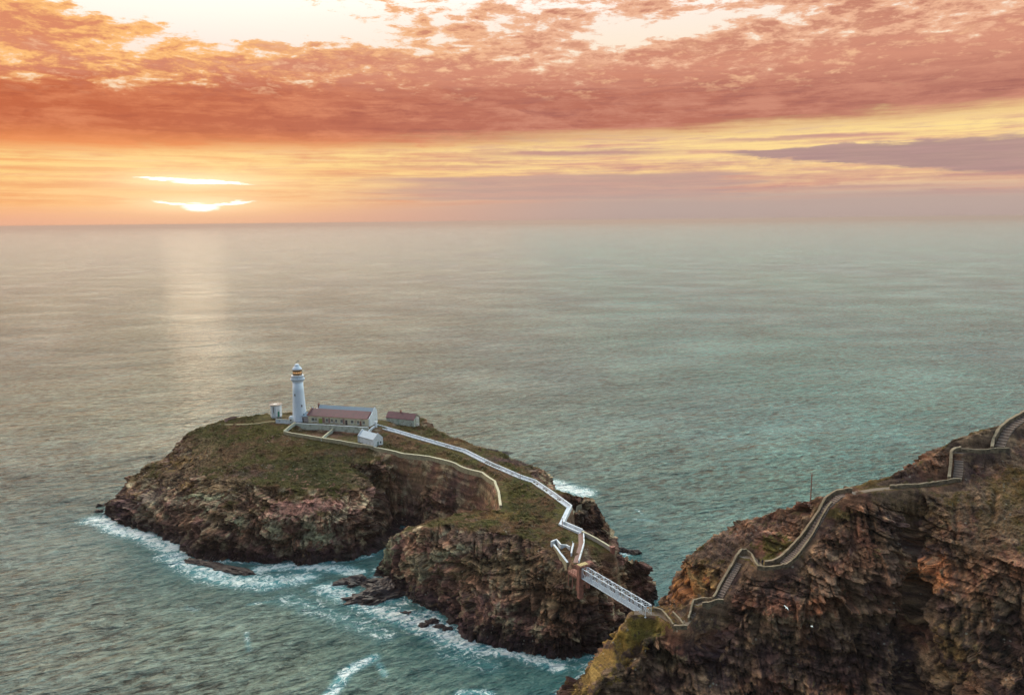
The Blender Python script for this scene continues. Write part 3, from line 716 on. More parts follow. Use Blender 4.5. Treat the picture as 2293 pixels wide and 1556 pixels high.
def headland_colour(x, y, z, pz, slope, rk, bed, led, jj, jj2, lf, big, fine, hum, seed, disp):
    n = fbm(x / 9, y / 9, z / 9, 4, .55, seed=seed + 50); n2 = fbm(x / 4, y / 4, z / 4, 4, .6, seed=seed + 51)
    n3 = fbm(x / 15, y / 15, z / 15, 3, .5, seed=seed + 52)
    rock = lin(76, 58, 46) * (1 - sstep(n, -.1, .35))[..., None] + lin(58, 42, 38) * sstep(n, -.1, .35)[..., None]
    t = sstep(n2, .1, .45)[..., None] * .55; rock = rock * (1 - t) + lin(112, 88, 66) * t
    t = (sstep(n3, .05, .35) * .35)[..., None]; rock = rock * (1 - t) + lin(98, 58, 40) * t
    b = rnd(np.floor(bed / .95), seed=seed + 53)[..., None] * .6 + .7
    rock = rock * b
    tide = z + 2.0 * n2 + 1.5 * n
    t = (1 - sstep(tide, 1, 9.0))[..., None] * .75
    rock = rock * (1 - t) + lin(44, 30, 34) * t
    wet = 1 - sstep(tide, .3, 3)
    grass = (1 - sstep(slope + .14 * n2, .04, .14)) * sstep(z, 5, 9)
    g = lin(98, 76, 42) * (1 - sstep(n, -.2, .3))[..., None] + lin(84, 58, 44) * sstep(n, -.2, .3)[..., None]
    t = (sstep(fbm(x / 5, y / 5, z / 5, 4, .6, seed=seed + 54), .05, .4) * .6)[..., None]; g = g * (1 - t) + lin(84, 76, 34) * t
    col = rock * (1 - grass[..., None]) + g * grass[..., None]
    return col, grass, wet

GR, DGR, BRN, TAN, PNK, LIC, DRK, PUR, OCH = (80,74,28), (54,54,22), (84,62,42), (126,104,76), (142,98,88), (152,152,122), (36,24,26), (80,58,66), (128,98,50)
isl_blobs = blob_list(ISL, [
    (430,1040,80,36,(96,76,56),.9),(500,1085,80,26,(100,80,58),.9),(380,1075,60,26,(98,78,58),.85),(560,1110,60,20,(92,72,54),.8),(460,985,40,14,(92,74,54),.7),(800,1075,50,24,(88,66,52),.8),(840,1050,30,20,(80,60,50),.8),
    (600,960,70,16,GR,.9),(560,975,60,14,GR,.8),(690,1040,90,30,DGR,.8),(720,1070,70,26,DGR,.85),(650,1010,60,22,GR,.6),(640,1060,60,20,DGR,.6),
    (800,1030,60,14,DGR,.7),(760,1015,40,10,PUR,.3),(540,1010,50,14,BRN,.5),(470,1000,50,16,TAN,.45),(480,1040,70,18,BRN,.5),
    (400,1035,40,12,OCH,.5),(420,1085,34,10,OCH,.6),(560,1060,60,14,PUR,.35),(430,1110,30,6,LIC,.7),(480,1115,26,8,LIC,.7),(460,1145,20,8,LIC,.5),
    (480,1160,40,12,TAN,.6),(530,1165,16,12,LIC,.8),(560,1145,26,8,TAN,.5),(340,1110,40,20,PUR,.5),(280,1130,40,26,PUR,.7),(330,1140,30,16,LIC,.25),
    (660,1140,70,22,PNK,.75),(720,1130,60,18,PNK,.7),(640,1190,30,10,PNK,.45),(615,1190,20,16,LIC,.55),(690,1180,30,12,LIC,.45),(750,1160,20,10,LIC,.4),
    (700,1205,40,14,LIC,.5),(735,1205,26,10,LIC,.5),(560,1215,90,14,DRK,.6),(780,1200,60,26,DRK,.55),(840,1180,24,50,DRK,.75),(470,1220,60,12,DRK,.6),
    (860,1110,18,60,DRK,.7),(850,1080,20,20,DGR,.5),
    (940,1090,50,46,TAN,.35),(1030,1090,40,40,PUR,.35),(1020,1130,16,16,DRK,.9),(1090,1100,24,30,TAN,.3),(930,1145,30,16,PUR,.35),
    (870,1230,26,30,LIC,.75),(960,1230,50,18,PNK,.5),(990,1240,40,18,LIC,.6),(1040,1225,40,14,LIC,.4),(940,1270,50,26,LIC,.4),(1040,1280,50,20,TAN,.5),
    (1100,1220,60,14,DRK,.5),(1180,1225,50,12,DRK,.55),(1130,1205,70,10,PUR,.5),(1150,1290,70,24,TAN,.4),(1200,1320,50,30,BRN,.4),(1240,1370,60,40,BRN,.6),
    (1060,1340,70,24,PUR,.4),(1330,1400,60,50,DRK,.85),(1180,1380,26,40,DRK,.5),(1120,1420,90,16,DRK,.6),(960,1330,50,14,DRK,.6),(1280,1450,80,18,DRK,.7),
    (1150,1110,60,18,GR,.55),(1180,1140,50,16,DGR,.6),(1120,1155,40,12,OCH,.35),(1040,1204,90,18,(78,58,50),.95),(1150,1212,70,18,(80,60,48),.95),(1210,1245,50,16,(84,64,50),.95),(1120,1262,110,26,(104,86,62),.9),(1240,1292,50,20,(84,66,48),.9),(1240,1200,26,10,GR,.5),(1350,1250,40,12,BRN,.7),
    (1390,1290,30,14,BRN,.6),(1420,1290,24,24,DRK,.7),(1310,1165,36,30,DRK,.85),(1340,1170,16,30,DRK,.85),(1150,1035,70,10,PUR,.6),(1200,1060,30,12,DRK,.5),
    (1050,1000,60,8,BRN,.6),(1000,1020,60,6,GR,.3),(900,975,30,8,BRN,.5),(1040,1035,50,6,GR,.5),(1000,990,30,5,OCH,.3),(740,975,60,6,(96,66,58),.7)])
isl_grooves = [mk_groove(ISL, g, wd, dp) for g, wd, dp in [
    ([(878,1035),(880,1080),(884,1130),(886,1170)], 1.1, 3.0), ([(850,1060),(845,1110),(850,1160)], 1.8, 2.2),
    ([(990,1050),(993,1100),(995,1145)], .5, 1.6), ([(1012,1112),(1012,1143)], 1.5, 3.0), ([(1070,1070),(1062,1110),(1058,1140)], .6, 1.5),
    ([(893,1232),(894,1270),(896,1300),(893,1330)], 1.0, 3.4), ([(884,1235),(880,1290)], .4, 1.0), ([(1215,1290),(1210,1330),(1205,1370),(1195,1400)], 1.0, 2.4),
    ([(1233,1255),(1225,1290),(1215,1330)], .4, 1.2), ([(1120,1395),(1110,1430)], 1.2, 2.0), ([(1050,1300),(1048,1340)], .3, .7),
    ([(640,1215),(640,1260)], 3.0, 3.0), ([(540,1200),(590,1180),(620,1160)], .7, 1.2), ([(420,1160),(410,1210)], .8, 1.4), ([(700,1190),(650,1200)], .7, 1.2),
    ([(770,1150),(740,1175),(770,1215)], .8, 1.6), ([(320,1090),(310,1140),(330,1170)], .7, 1.3), ([(800,1190),(810,1240)], 2.5, 2.5)]]
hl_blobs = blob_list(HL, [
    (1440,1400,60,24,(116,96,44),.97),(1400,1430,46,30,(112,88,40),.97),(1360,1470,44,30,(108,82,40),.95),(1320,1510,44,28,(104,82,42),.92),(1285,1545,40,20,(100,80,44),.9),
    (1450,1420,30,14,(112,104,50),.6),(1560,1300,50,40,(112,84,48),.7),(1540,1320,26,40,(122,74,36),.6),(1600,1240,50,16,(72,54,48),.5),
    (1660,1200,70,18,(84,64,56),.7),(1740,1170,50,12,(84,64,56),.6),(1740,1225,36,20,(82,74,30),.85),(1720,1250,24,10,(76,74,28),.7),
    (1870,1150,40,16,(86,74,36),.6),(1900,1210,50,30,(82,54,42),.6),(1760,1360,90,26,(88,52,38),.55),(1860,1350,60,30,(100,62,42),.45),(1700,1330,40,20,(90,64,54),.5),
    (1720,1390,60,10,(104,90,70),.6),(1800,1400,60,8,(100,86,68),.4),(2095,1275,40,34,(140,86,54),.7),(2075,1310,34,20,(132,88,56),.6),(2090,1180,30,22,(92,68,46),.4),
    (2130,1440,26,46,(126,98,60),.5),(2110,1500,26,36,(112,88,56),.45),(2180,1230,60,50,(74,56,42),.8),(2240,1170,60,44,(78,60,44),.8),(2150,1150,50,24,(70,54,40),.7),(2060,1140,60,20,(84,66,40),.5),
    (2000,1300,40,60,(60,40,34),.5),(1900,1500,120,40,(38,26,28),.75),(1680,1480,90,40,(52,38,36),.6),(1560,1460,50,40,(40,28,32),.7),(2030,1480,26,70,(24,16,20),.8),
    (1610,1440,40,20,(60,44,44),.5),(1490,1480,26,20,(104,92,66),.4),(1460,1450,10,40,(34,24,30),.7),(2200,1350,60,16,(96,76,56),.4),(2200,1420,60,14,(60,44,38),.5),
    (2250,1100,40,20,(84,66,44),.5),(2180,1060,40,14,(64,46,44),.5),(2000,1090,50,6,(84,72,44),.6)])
hl_grooves = [mk_groove(HL, g, wd, dp) for g, wd, dp in [
    ([(2038,1106),(2036,1140),(2042,1200),(2046,1260),(2050,1320)], .7, 3.2), ([(2050,1320),(2048,1380),(2035,1450),(2030,1550)], 2.6, 4.0),
    ([(1733,1295),(1722,1330),(1702,1372),(1695,1420)], .45, 1.4), ([(1812,1290),(1810,1340),(1803,1400),(1798,1440)], .4, 1.6),
    ([(1690,1386),(1780,1412),(1870,1440),(1960,1452)], .5, 1.6), ([(1640,1296),(1628,1330),(1622,1380)], .8, 1.8),
    ([(1960,1290),(1990,1310),(2040,1330)], .9, 1.6), ([(1460,1430),(1450,1480),(1455,1556)], 1.2, 2.6), ([(1490,1480),(1500,1556)], .9, 2.0),
    ([(1560,1470),(1660,1500),(1760,1540)], .5, 1.2), ([(1540,1430),(1620,1470),(1700,1500)], .6, 1.2), ([(2050,1325),(2100,1345),(2160,1330)], 1.0, 1.6),
    ([(2130,1440),(2140,1500),(2120,1556)], .8, 1.4), ([(2180,1440),(2230,1430),(2293,1450)], .9, 1.5), ([(1900,1340),(1960,1352),(2020,1350)], .8, 1.2),
    ([(1850,1140),(1880,1200),(1870,1260)], .5, .8), ([(2140,1130),(2142,1200)], .6, 1.0), ([(2230,1100),(2220,1180)], .6, 1.0), ([(1580,1400),(1570,1440)], .6, 1.4)]]
M_isl = land_material('island_rock_and_turf'); M_hl = land_material('headland_rock_and_heather', 3.2)
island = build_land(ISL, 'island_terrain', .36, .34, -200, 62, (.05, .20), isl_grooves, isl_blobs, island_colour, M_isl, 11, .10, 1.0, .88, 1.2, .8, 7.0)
tag(island, kind='structure')
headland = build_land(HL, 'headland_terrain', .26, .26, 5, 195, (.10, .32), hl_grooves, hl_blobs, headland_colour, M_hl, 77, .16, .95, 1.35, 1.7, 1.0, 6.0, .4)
tag(headland, kind='structure')

# ------------------------------------------------------------------ the sea
def grow(a, b, st, far0, far1, r=1.16):
    lo, d, p = [], st, a
    while p > far0: d *= r; p -= d; lo.append(max(p, far0))
    hi, d, p = [], st, b
    while p < far1: d *= r; p += d; hi.append(min(p, far1))
    return np.array(lo[::-1] + list(np.arange(a, b + .001, st)) + hi)
SX = grow(-235, 215, .9, -36000, 36000); SY = grow(168, 425, .9, -1500, 45000)
gx, gy = np.meshgrid(SX, SY, indexing='ij')
near = np.minimum(1 - sstep(np.abs(gx), 230, 400), 1 - sstep(gy, 420, 700))
def pdist(lines, x, y):
    best = np.full(x.shape, 1e9)
    for P in lines:
        for a, b in zip(P[:-1], P[1:]):
            d = np.array(b[:2]) - np.array(a[:2]); LL = max((d * d).sum(), 1e-6)
            t = np.clip(((x - a[0]) * d[0] + (y - a[1]) * d[1]) / LL, 0, 1)
            best = np.minimum(best, np.hypot(x - a[0] - d[0] * t, y - a[1] - d[1] * t))
    return best
foam = np.zeros(gx.shape)
for pts, wpx, k in [
    ([(205,1163),(225,1162),(262,1182),(330,1200),(385,1228)], 17, 1.0), ([(385,1240),(440,1272),(520,1300),(600,1306),(680,1290)], 24, .78),
    ([(580,1275),(650,1268),(740,1270),(800,1280)], 14, .95), ([(730,1318),(790,1340),(850,1368)], 22, .85), ([(860,1340),(900,1350)], 10, .8),
    ([(880,1375),(940,1395),(1000,1418),(1050,1440)], 24, 1.0), ([(960,1370),(1000,1405)], 14, .9), ([(1080,1452),(1160,1462),(1250,1492)], 15, .9),
    ([(835,1472),(775,1505),(738,1556)], 11, .9), ([(848,1484),(862,1512)], 6, .6), ([(1232,1082),(1270,1092),(1308,1104)], 17, 1.1),
    ([(1372,1230),(1402,1240)], 9, 1.0), ([(1030,1552),(1095,1552)], 9, .7), ([(552,1415),(558,1455)], 5, .45), ([(1420,1160),(1460,1165)], 4, .5),
    ([(1425,1140),(1440,1150)], 3, .5), ([(1440,1192),(1465,1188)], 4, .4), ([(560,1352),(600,1348)], 6, .45), ([(1290,1495),(1340,1476),(1390,1440)], 7, .55),
     ([(420,1360),(440,1365)], 7, .35), ([(640,1340),(760,1380),(860,1420)], 26, .42), ([(1000,1460),(1100,1490)], 24, .35),
    ([(1455,1350),(1500,1345)], 5, .4)]:
    P = [U(px, py, 0) for px, py in pts]; D = np.mean([p[1] for p in P]); ppm = FPX / (D * .987 + CAM_H * .16)
    d = pdist([P], gx, gy); foam = np.maximum(foam, k * np.exp(-(d / (wpx / ppm * 1.7)) ** 2))
dc = pdist([isl_coast + isl_coast[:1], hl_coast + hl_coast[:1]], gx, gy)
foam = np.maximum(foam, .55 * np.exp(-(dc / 2.2) ** 2)) * near
shal = np.exp(-(np.maximum(dc, 0) / 34.0) ** 1.5) * (1 - sstep(gy, 300, 420)) * near
wz = np.zeros(gx.shape)
me = bpy.data.meshes.new('sea'); nX, nY = gx.shape
# short steep chop and long swell as real relief near the rocks
rot = R(24); u_ = gx * math.cos(rot) + gy * math.sin(rot); v_ = -gx * math.sin(rot) + gy * math.cos(rot)
wz = (.55 * perlin(u_ / 34, v_ / 15, gx * 0, 5) + .38 * perlin(u_ / 11, v_ / 5.0, gx * 0 + 7, 6) + .16 * perlin(u_ / 5.2, v_ / 2.6, gx * 0, 8)) * near
V = np.stack([gx, gy, wz], -1).reshape(-1, 3); idx = np.arange(nX * nY).reshape(nX, nY)
F = np.stack([idx[:-1, :-1], idx[1:, :-1], idx[1:, 1:], idx[:-1, 1:]], -1).reshape(-1, 4)
me.vertices.add(len(V)); me.vertices.foreach_set('co', V.ravel()); me.loops.add(len(F) * 4); me.loops.foreach_set('vertex_index', F.ravel())
me.polygons.add(len(F)); me.polygons.foreach_set('loop_start', np.arange(0, len(F) * 4, 4)); me.polygons.foreach_set('loop_total', np.full(len(F), 4))
me.update(); me.polygons.foreach_set('use_smooth', np.ones(len(F), dtype=bool))
for nm, A in (('foam', foam), ('shallow', shal)):
    a = me.attributes.new(nm, 'FLOAT', 'POINT'); a.data.foreach_set('value', A.ravel())
m = bpy.data.materials.new('sea_water'); m.use_nodes = True; nt = m.node_tree; b = nt.nodes['Principled BSDF']
p = nt.nodes.new('ShaderNodeNewGeometry').outputs['Position']; x, y, z = sep(nt, p)
cr, sr = math.cos(rot), math.sin(rot)
uu, vv = x * cr + y * sr, y * cr - x * sr
def waves(lu, lv, det=3, ro=.55, di=.0, off=0.0): return noise(nt, vec(nt, uu * (1 / lu), vv * (1 / lv), off), 1.0, det, ro, di)
fo = X(nt, (lambda n: (setattr(n, 'attribute_name', 'foam'), n.outputs['Fac'])[1])(nt.nodes.new('ShaderNodeAttribute')))
sh = X(nt, (lambda n: (setattr(n, 'attribute_name', 'shallow'), n.outputs['Fac'])[1])(nt.nodes.new('ShaderNodeAttribute')))
h1, h2, h3 = waves(60, 26, 2), waves(13, 5.6, 4, .6, .3, 4.0), waves(3.0, 1.5, 4, .65, .3, 8.0)
hr = ((waves(17, 7, 3, .55, .4, 12.0) - .5).abs() * -2.0) + ((waves(7.5, 3.0, 3, .55, .3, 15.0) - .5).abs() * -1.0)
h0 = waves(170, 60, 2, .5, .3, 2.0)
patch = noise(nt, vec(nt, x * .008, y * .012, 6.0), 1.0, 4, .6).step(.3, .7) * .8 + .6
hh = h0 * 14.0 * y.step(300, 900) + (h1 * 9.0 + h2 * 6.0 + hr * 3.2 + h3 * 2.4) * patch
h4 = waves(5.5, 2.4, 5, .7, .5, 21.0)
crest = ((h4 - .5) * 3.4 + (h2 - .5) * .9 + (hr + .28) * .9 + (h3 - .5) * 1.2 + (h1 - .5) * .5 + (h0 - .5) * .3)
bp = nt.nodes.new('ShaderNodeBump'); bp.inputs['Strength'].default_value = 1.0; bp.inputs['Distance'].default_value = 1.0
nt.links.new(hh.s, bp.inputs['Height'])
cool = x.step(-140, 240)                        # reflected warm sky put into the base colour, fading to teal on the right
wcol = mix(nt, cool, (.165, .19, .15, 1), (.062, .18, .16, 1))
wcol = mix(nt, noise(nt, vec(nt, x * .004, y * .0022, 0.0), 1.0, 4, .6).step(.35, .68) * .4, wcol, (.05, .09, .12, 1))
kk = (1.0 + crest * 1.5).mx(.15)              # wave light and shade put into the water colour: pale crests, dark troughs
wcol = mix(nt, 1.0, wcol, vec(nt, kk, kk, kk), 'MULTIPLY')
wcol = mix(nt, sh * .7, wcol, (.010, .12, .14, 1))
wcol = mix(nt, fo.step(.05, .9) * .8, wcol, (.10, .36, .42, 1))
lace = noise(nt, vec(nt, x * 1.0, y * 1.0, 0.0), .32, 10, .78, 1.2)
lace2 = (noise(nt, vec(nt, x, y, 3.0), .22, 8, .7, 2.2) - .5).abs()
fm = (fo * .85 + (lace - .5) * 4.2 - lace2 * 1.7).step(.25, .9) * fo.step(.06, .4)
fm = fm.clamp()
nt.links.new(mix(nt, fm, wcol, (.80, .88, .90, 1)), b.inputs['Base Color'])
nt.links.new((fm * .45 + .13 + y.step(250, 2600) * .11).s, b.inputs['Roughness'])
nt.links.new(bp.outputs[0], b.inputs['Normal'])
b.inputs['IOR'].default_value = 1.333
me.materials.append(m)
sea = bpy.data.objects.new('sea', me); C.objects.link(sea); tag(sea, kind='structure')
# ------------------------------------------------------------------ object materials
W_wall = mat('whitewash', (.64, .67, .73), .8, var=.16, scale=.7, bump=.25, bscale=3, col2=(.40, .41, .38), c2s=(.50, .68), c2scale=.8)
W_tower = mat('tower_white_paint', (.66, .72, .83), .6, var=.06, scale=.25, col2=(.58, .63, .72), c2s=(.55, .8), c2scale=.25)
W_path = mat('painted_concrete', (.56, .62, .72), .7, var=.14, scale=.6, col2=(.40, .43, .50), c2s=(.5, .7), c2scale=.5)
M_old = mat('weathered_render', (.48, .50, .44), .9, var=.25, scale=.8, bump=.5, col2=(.30, .30, .24), c2s=(.48, .62), c2scale=.6)
M_lich = mat('lichened_stone', (.36, .31, .20), .9, var=.35, scale=1.4, bump=.8, bscale=3, col2=(.26, .22, .15), c2s=(.45, .6), c2scale=.9)
M_cope = mat('lichened_coping', (.50, .45, .32), .9, var=.25, scale=1.2, bump=.5, bscale=3)
M_hw = mat('headland_stone', (.20, .145, .095), .95, var=.8, scale=2.0, bump=.9, bscale=3, col2=(.10, .075, .055), c2s=(.45, .6))
M_hc = mat('headland_coping', (.27, .21, .145), .9, var=.8, scale=1.6, bump=.6, bscale=3, col2=(.19, .15, .09), c2s=(.5, .65))
M_step = mat('step_stone', (.22, .165, .14), .9, var=.35, scale=1.5)
M_slate = mat('purple_slate', (.125, .040, .060), .55, var=.3, scale=1.2, col2=(.09, .035, .05), c2s=(.48, .6), c2scale=.6, spec=.4)
M_blue = mat('pale_grey_roof', (.30, .37, .44), .6, var=.12, scale=.6)
M_cream = mat('cream_render', (.68, .60, .45), .85, var=.2, scale=.8, col2=(.50, .38, .30), c2s=(.5, .62), c2scale=.5)
M_brick = mat('red_brown_brick', (.26, .12, .10), .9, var=.3, scale=2)
M_glass = mat('dark_window_glass', (.05, .05, .06), .15, var=.1, spec=.5)
M_frame = mat('window_paint', (.62, .60, .52), .6, var=.1)
M_green = mat('green_paint', (.03, .20, .13), .5, var=.1)
M_ygreen = mat('yellow_green_paint', (.34, .36, .08), .6, var=.1)
M_iron = mat('dark_iron', (.10, .09, .09), .6, var=.2)
M_rust = mat('rusty_brown_timber', (.30, .13, .10), .85, var=.35, scale=1.5, col2=(.20, .09, .07), c2s=(.45, .6))
M_post = mat('red_brown_post', (.27, .12, .085), .8, var=.25, scale=1.5)
M_plank = mat('golden_plank', (.52, .40, .20), .8, var=.25, scale=2)
M_alu = mat('galvanised_metal', (.56, .60, .68), .5, metal=.1, var=.08, spec=.5)
M_deck = mat('bridge_deck', (.22, .25, .30), .7, var=.2)
M_lens = mat('lantern_lens', (.9, .45, .18), .3, var=.2, emit=(1.0, .45, .15, 1.8))
M_lant = mat('lantern_glass', (.55, .30, .13), .2, var=.3, spec=.5)
M_grey = mat('grey_roofing', (.35, .33, .35), .8, var=.2)

# ------------------------------------------------------------------ helpers that stand things on the ground
def on(T, px, py):
    for k in range(40):
        g = T.hit(px, py + k)
        if g is not None: return g
def resample(P, st):
    out = [P[0]]
    for a, b in zip(P[:-1], P[1:]):
        n = max(1, int(round(np.linalg.norm((b - a)[:2]) / st)))
        out += [a + (b - a) * (i + 1) / n for i in range(n)]
    return out
def wall(T, name, label, pts, h, th, mb, mc, cope=.16, st=1.4, group=None, drop=.9, jit=.05, snap=True, cat='wall', lean=1.0, wide=.12):
    """pts: (px,py[,z]) along the foot"""
    P = [np.array(U(*p)) if len(p) == 3 else on(T, *p) for p in pts]
    P = resample([p for p in P if p is not None], st)
    zz = np.array([p[2] if not snap else float(T.at(p[0], p[1])) for p in P])
    if snap and len(zz) > 4:
        k = np.array([1, 2, 3, 2, 1]) / 9; zz = np.convolve(np.pad(zz, 2, mode='edge'), k, 'valid')
    n = len(P); root = empty(name, (P[0][0], P[0][1], zz[0]), 0, label, cat, group)
    o = np.array([P[0][0], P[0][1], zz[0]])
    def strip(lo, hi, w_):
        mbx = MB(); vs = []
        for i in range(n):
            a, b = P[max(i-1, 0)], P[min(i+1, n-1)]; d = (b - a)[:2]; d = d / max(np.linalg.norm(d), 1e-6); nr = np.array([-d[1], d[0]])
            j = random.uniform(-jit, jit); ww = w_ * (1 + random.uniform(-jit, jit) * 1.5)
            for s_, z_ in ((-1, lo), (1, lo), (1, hi + j), (-1, hi + j)):
                q = P[i][:2] + nr * s_ * ww / 2
                vs.append((q[0] - o[0], q[1] - o[1], zz[i] + z_ - o[2]))
        fs = [(3, 2, 1, 0), tuple(4*(n-1) + k for k in range(4))]
        for i in range(n - 1):
            for k in range(4): fs.append((4*i + k, 4*i + (k+1) % 4, 4*(i+1) + (k+1) % 4, 4*(i+1) + k))
        return mbx.add(vs, fs)
    strip(-drop, h, th).build('wall_body', mb, root)
    strip(h + jit + .004, h + cope + jit, th + wide).build('coping', mc, root, bevel=.04)
    return root
def ribbon(T, name, P, wd, m, lift=.07, st=.7, drop=.5):
    """a way laid on the ground along world points"""
    P = resample([np.array(p, float) for p in P], st); n = len(P); vs = []
    zz = np.array([p[2] for p in P])
    for i in range(n):
        a, b = P[max(i-1, 0)], P[min(i+1, n-1)]; d = (b - a)[:2]; d = d / max(np.linalg.norm(d), 1e-6); nr = np.array([-d[1], d[0]])
        for s_, z_ in ((-1, -drop), (1, -drop), (1, lift), (-1, lift)):
            q = P[i][:2] + nr * s_ * wd / 2; vs.append((q[0], q[1], zz[i] + z_))
    fs = [(3, 2, 1, 0), tuple(4*(n-1) + k for k in range(4))]
    for i in range(n - 1):
        for k in range(4): fs.append((4*i + k, 4*i + (k+1) % 4, 4*(i+1) + (k+1) % 4, 4*(i+1) + k))
    return tag(MB().add(vs, fs).build(name, m), kind='structure')
def stairs(name, label, P, wd, rise, m, group):
    P = [np.array(p, float) for p in P]
    seg = [np.linalg.norm((b - a)[:2]) for a, b in zip(P[:-1], P[1:])]; cum = np.concatenate([[0], np.cumsum(seg)])
    n = max(3, int(abs(P[-1][2] - P[0][2]) / rise)); root = empty(name, P[0], 0, label, 'stairs', group); mbx = MB(); mk = MB()
    at_ = lambda s_: np.array([np.interp(s_, cum, [p[k] for p in P]) for k in range(3)])
    for i in range(n):
        s0, s1 = cum[-1] * i / n, cum[-1] * (i + 1) / n
        a, b = at_(s0), at_(s1 + .04); z = at_(s1)[2] + .1; d = (b - a)[:2]; L_ = np.linalg.norm(d); d = d / L_; nr = np.array([-d[1], d[0]])
        q = [a[:2] - nr * wd/2, a[:2] + nr * wd/2, b[:2] + nr * wd/2, b[:2] - nr * wd/2]
        vs = [(v[0] - P[0][0], v[1] - P[0][1], zz - P[0][2]) for zz in (z - 1.2, z) for v in q]
        mbx.add(vs, [(0,1,2,3),(7,6,5,4),(0,4,5,1),(1,5,6,2),(2,6,7,3),(3,7,4,0)])
    mbx.build('steps', m, root)
    return root

# ------------------------------------------------------------------ lighthouse
LH = U(671.5, 941, 34.0)
t = empty('lighthouse', LH, 0, 'tall tapering white lighthouse tower with amber lantern standing left of the long cottage', 'lighthouse')
MB().lathe([(3.55, -.8), (3.55, .3), (3.42, .5), (3.3, 3), (3.08, 7), (2.86, 11), (2.66, 15), (2.48, 19.2)], 48).build('tower', W_tower, t, True)
MB().lathe([(2.5, 19.15), (2.7, 19.5), (2.75, 19.9), (3.15, 20.4), (3.4, 20.6), (3.4, 21.0), (3.3, 21.02)], 48).build('gallery', W_tower, t, False)
mb = MB()
for i in range(24):
    a = i * math.pi / 12; c_, s_ = math.cos(a), math.sin(a)
    mb.bar((2.5 * c_, 2.5 * s_, 19.7), (3.2 * c_, 3.2 * s_, 20.42), .18, .35)
mb.build('bracket_ring', W_tower, t)
MB().lathe([(2.9, 21.0), (2.9, 22.2), (3.0, 22.3), (3.0, 22.45), (2.3, 22.5)], 32).build('lantern_base', W_tower, t)
mb = MB()
for i in range(24):
    a = i * math.pi / 12; c_, s_ = math.cos(a), math.sin(a)
    mb.tube((3.32 * c_, 3.32 * s_, 21.0), (3.32 * c_, 3.32 * s_, 22.2), .03, n=5)
for z_ in (21.6, 22.2):
    for i in range(36):
        a, b_ = i * math.pi / 18, (i + 1) * math.pi / 18
        mb.bar((3.32 * math.cos(a), 3.32 * math.sin(a), z_), (3.32 * math.cos(b_), 3.32 * math.sin(b_), z_), .05)
mb.build('railing', M_iron, t)
lg = MB().lathe([(2.1, 22.45), (2.1, 25.4)], 24).build('lantern_glass', M_lant, t)
mb = MB()
for i in range(16):
    a = i * math.pi / 8 + .1
    mb.bar((2.16 * math.cos(a), 2.16 * math.sin(a), 22.45), (2.16 * math.cos(a + .393), 2.16 * math.sin(a + .393), 25.4), .10)
    mb.bar((2.16 * math.cos(a), 2.16 * math.sin(a), 25.4), (2.16 * math.cos(a + .393), 2.16 * math.sin(a + .393), 22.45), .10)
mb.build('glazing_bars', M_iron, lg)
mb = MB()
mb.lathe([(.5, 22.9), (1.0, 23.3), (1.15, 23.9), (1.0, 24.6), (.5, 25.0)], 20)
ln_ = mb.build('lens', M_lens, t); ln_.scale = (1.86, 1.86, 1)
MB().lathe([(2.35, 25.38), (2.4, 25.55), (1.9, 26.3), (1.2, 26.95), (1.15, 27.0), (1.15, 27.6), (.8, 27.9), (.2, 28.1)], 32).build('roof', W_tower, t, False)
mb = MB(); mb.tube((0, 0, 28), (0, 0, 29.3), .07); mb.bar((-.9, 0, 29.1), (1.0, .1, 29.25), .06, .10); mb.bar((.3, 0, 29.2), (1.1, .1, 29.45), .06, .34)
mb.build('weather_vane', M_iron, t)
for ang_, z_, hh_ in ((-112, 12.7, 1.0), (-50, 7.3, 1.0), (-38, 2.8, .9)):
    a = R(ang_); r_ = 3.5 - z_ * .0535 - .08
    mb = MB(); mb.box(-.30, .30, -.10, .14, 0, hh_)
    o = mb.build('window', M_glass, t); o.location = (r_ * math.cos(a), r_ * math.sin(a), z_); o.rotation_euler.z = a + math.pi / 2
    mb = MB(); mb.box(-.45, .45, -.22, -.02, -.16, -.03); sill = mb.build('sill', W_wall, o)
# annexe against the tower foot
FA, FB = U(690.5, 945.5, 34.0), U(828, 954.5, 34.0)
rz = math.atan2(FB[1] - FA[1], FB[0] - FA[0]); LX = float(np.hypot(*(FB - FA)[:2]))
def frame(px, py, z, name, label, cat, dr=0.0, group=None): return empty(name, U(px, py, z), rz + dr, label, cat, group)
t = empty('lean_to_annexe', FA, rz, 'small annexe with pale blue pitched roof between lighthouse foot and long cottage', 'building')
mb = MB(); mb.box(-4.9, -.12, .4, 5.6, -.6, 2.7); mb.build('wall', M_brick if False else mat('faded_pink_render', (.40, .33, .34), .85, var=.2), t)
MB().prismx([(.0, 2.72), (6, 2.72), (3.2, 4.3)], -5.8, -.1).build('roof', M_blue, t)
mb = MB(); mb.box(-3.4, -2.7, .33, .42, -.1, 1.9); mb.build('door', M_iron, t)

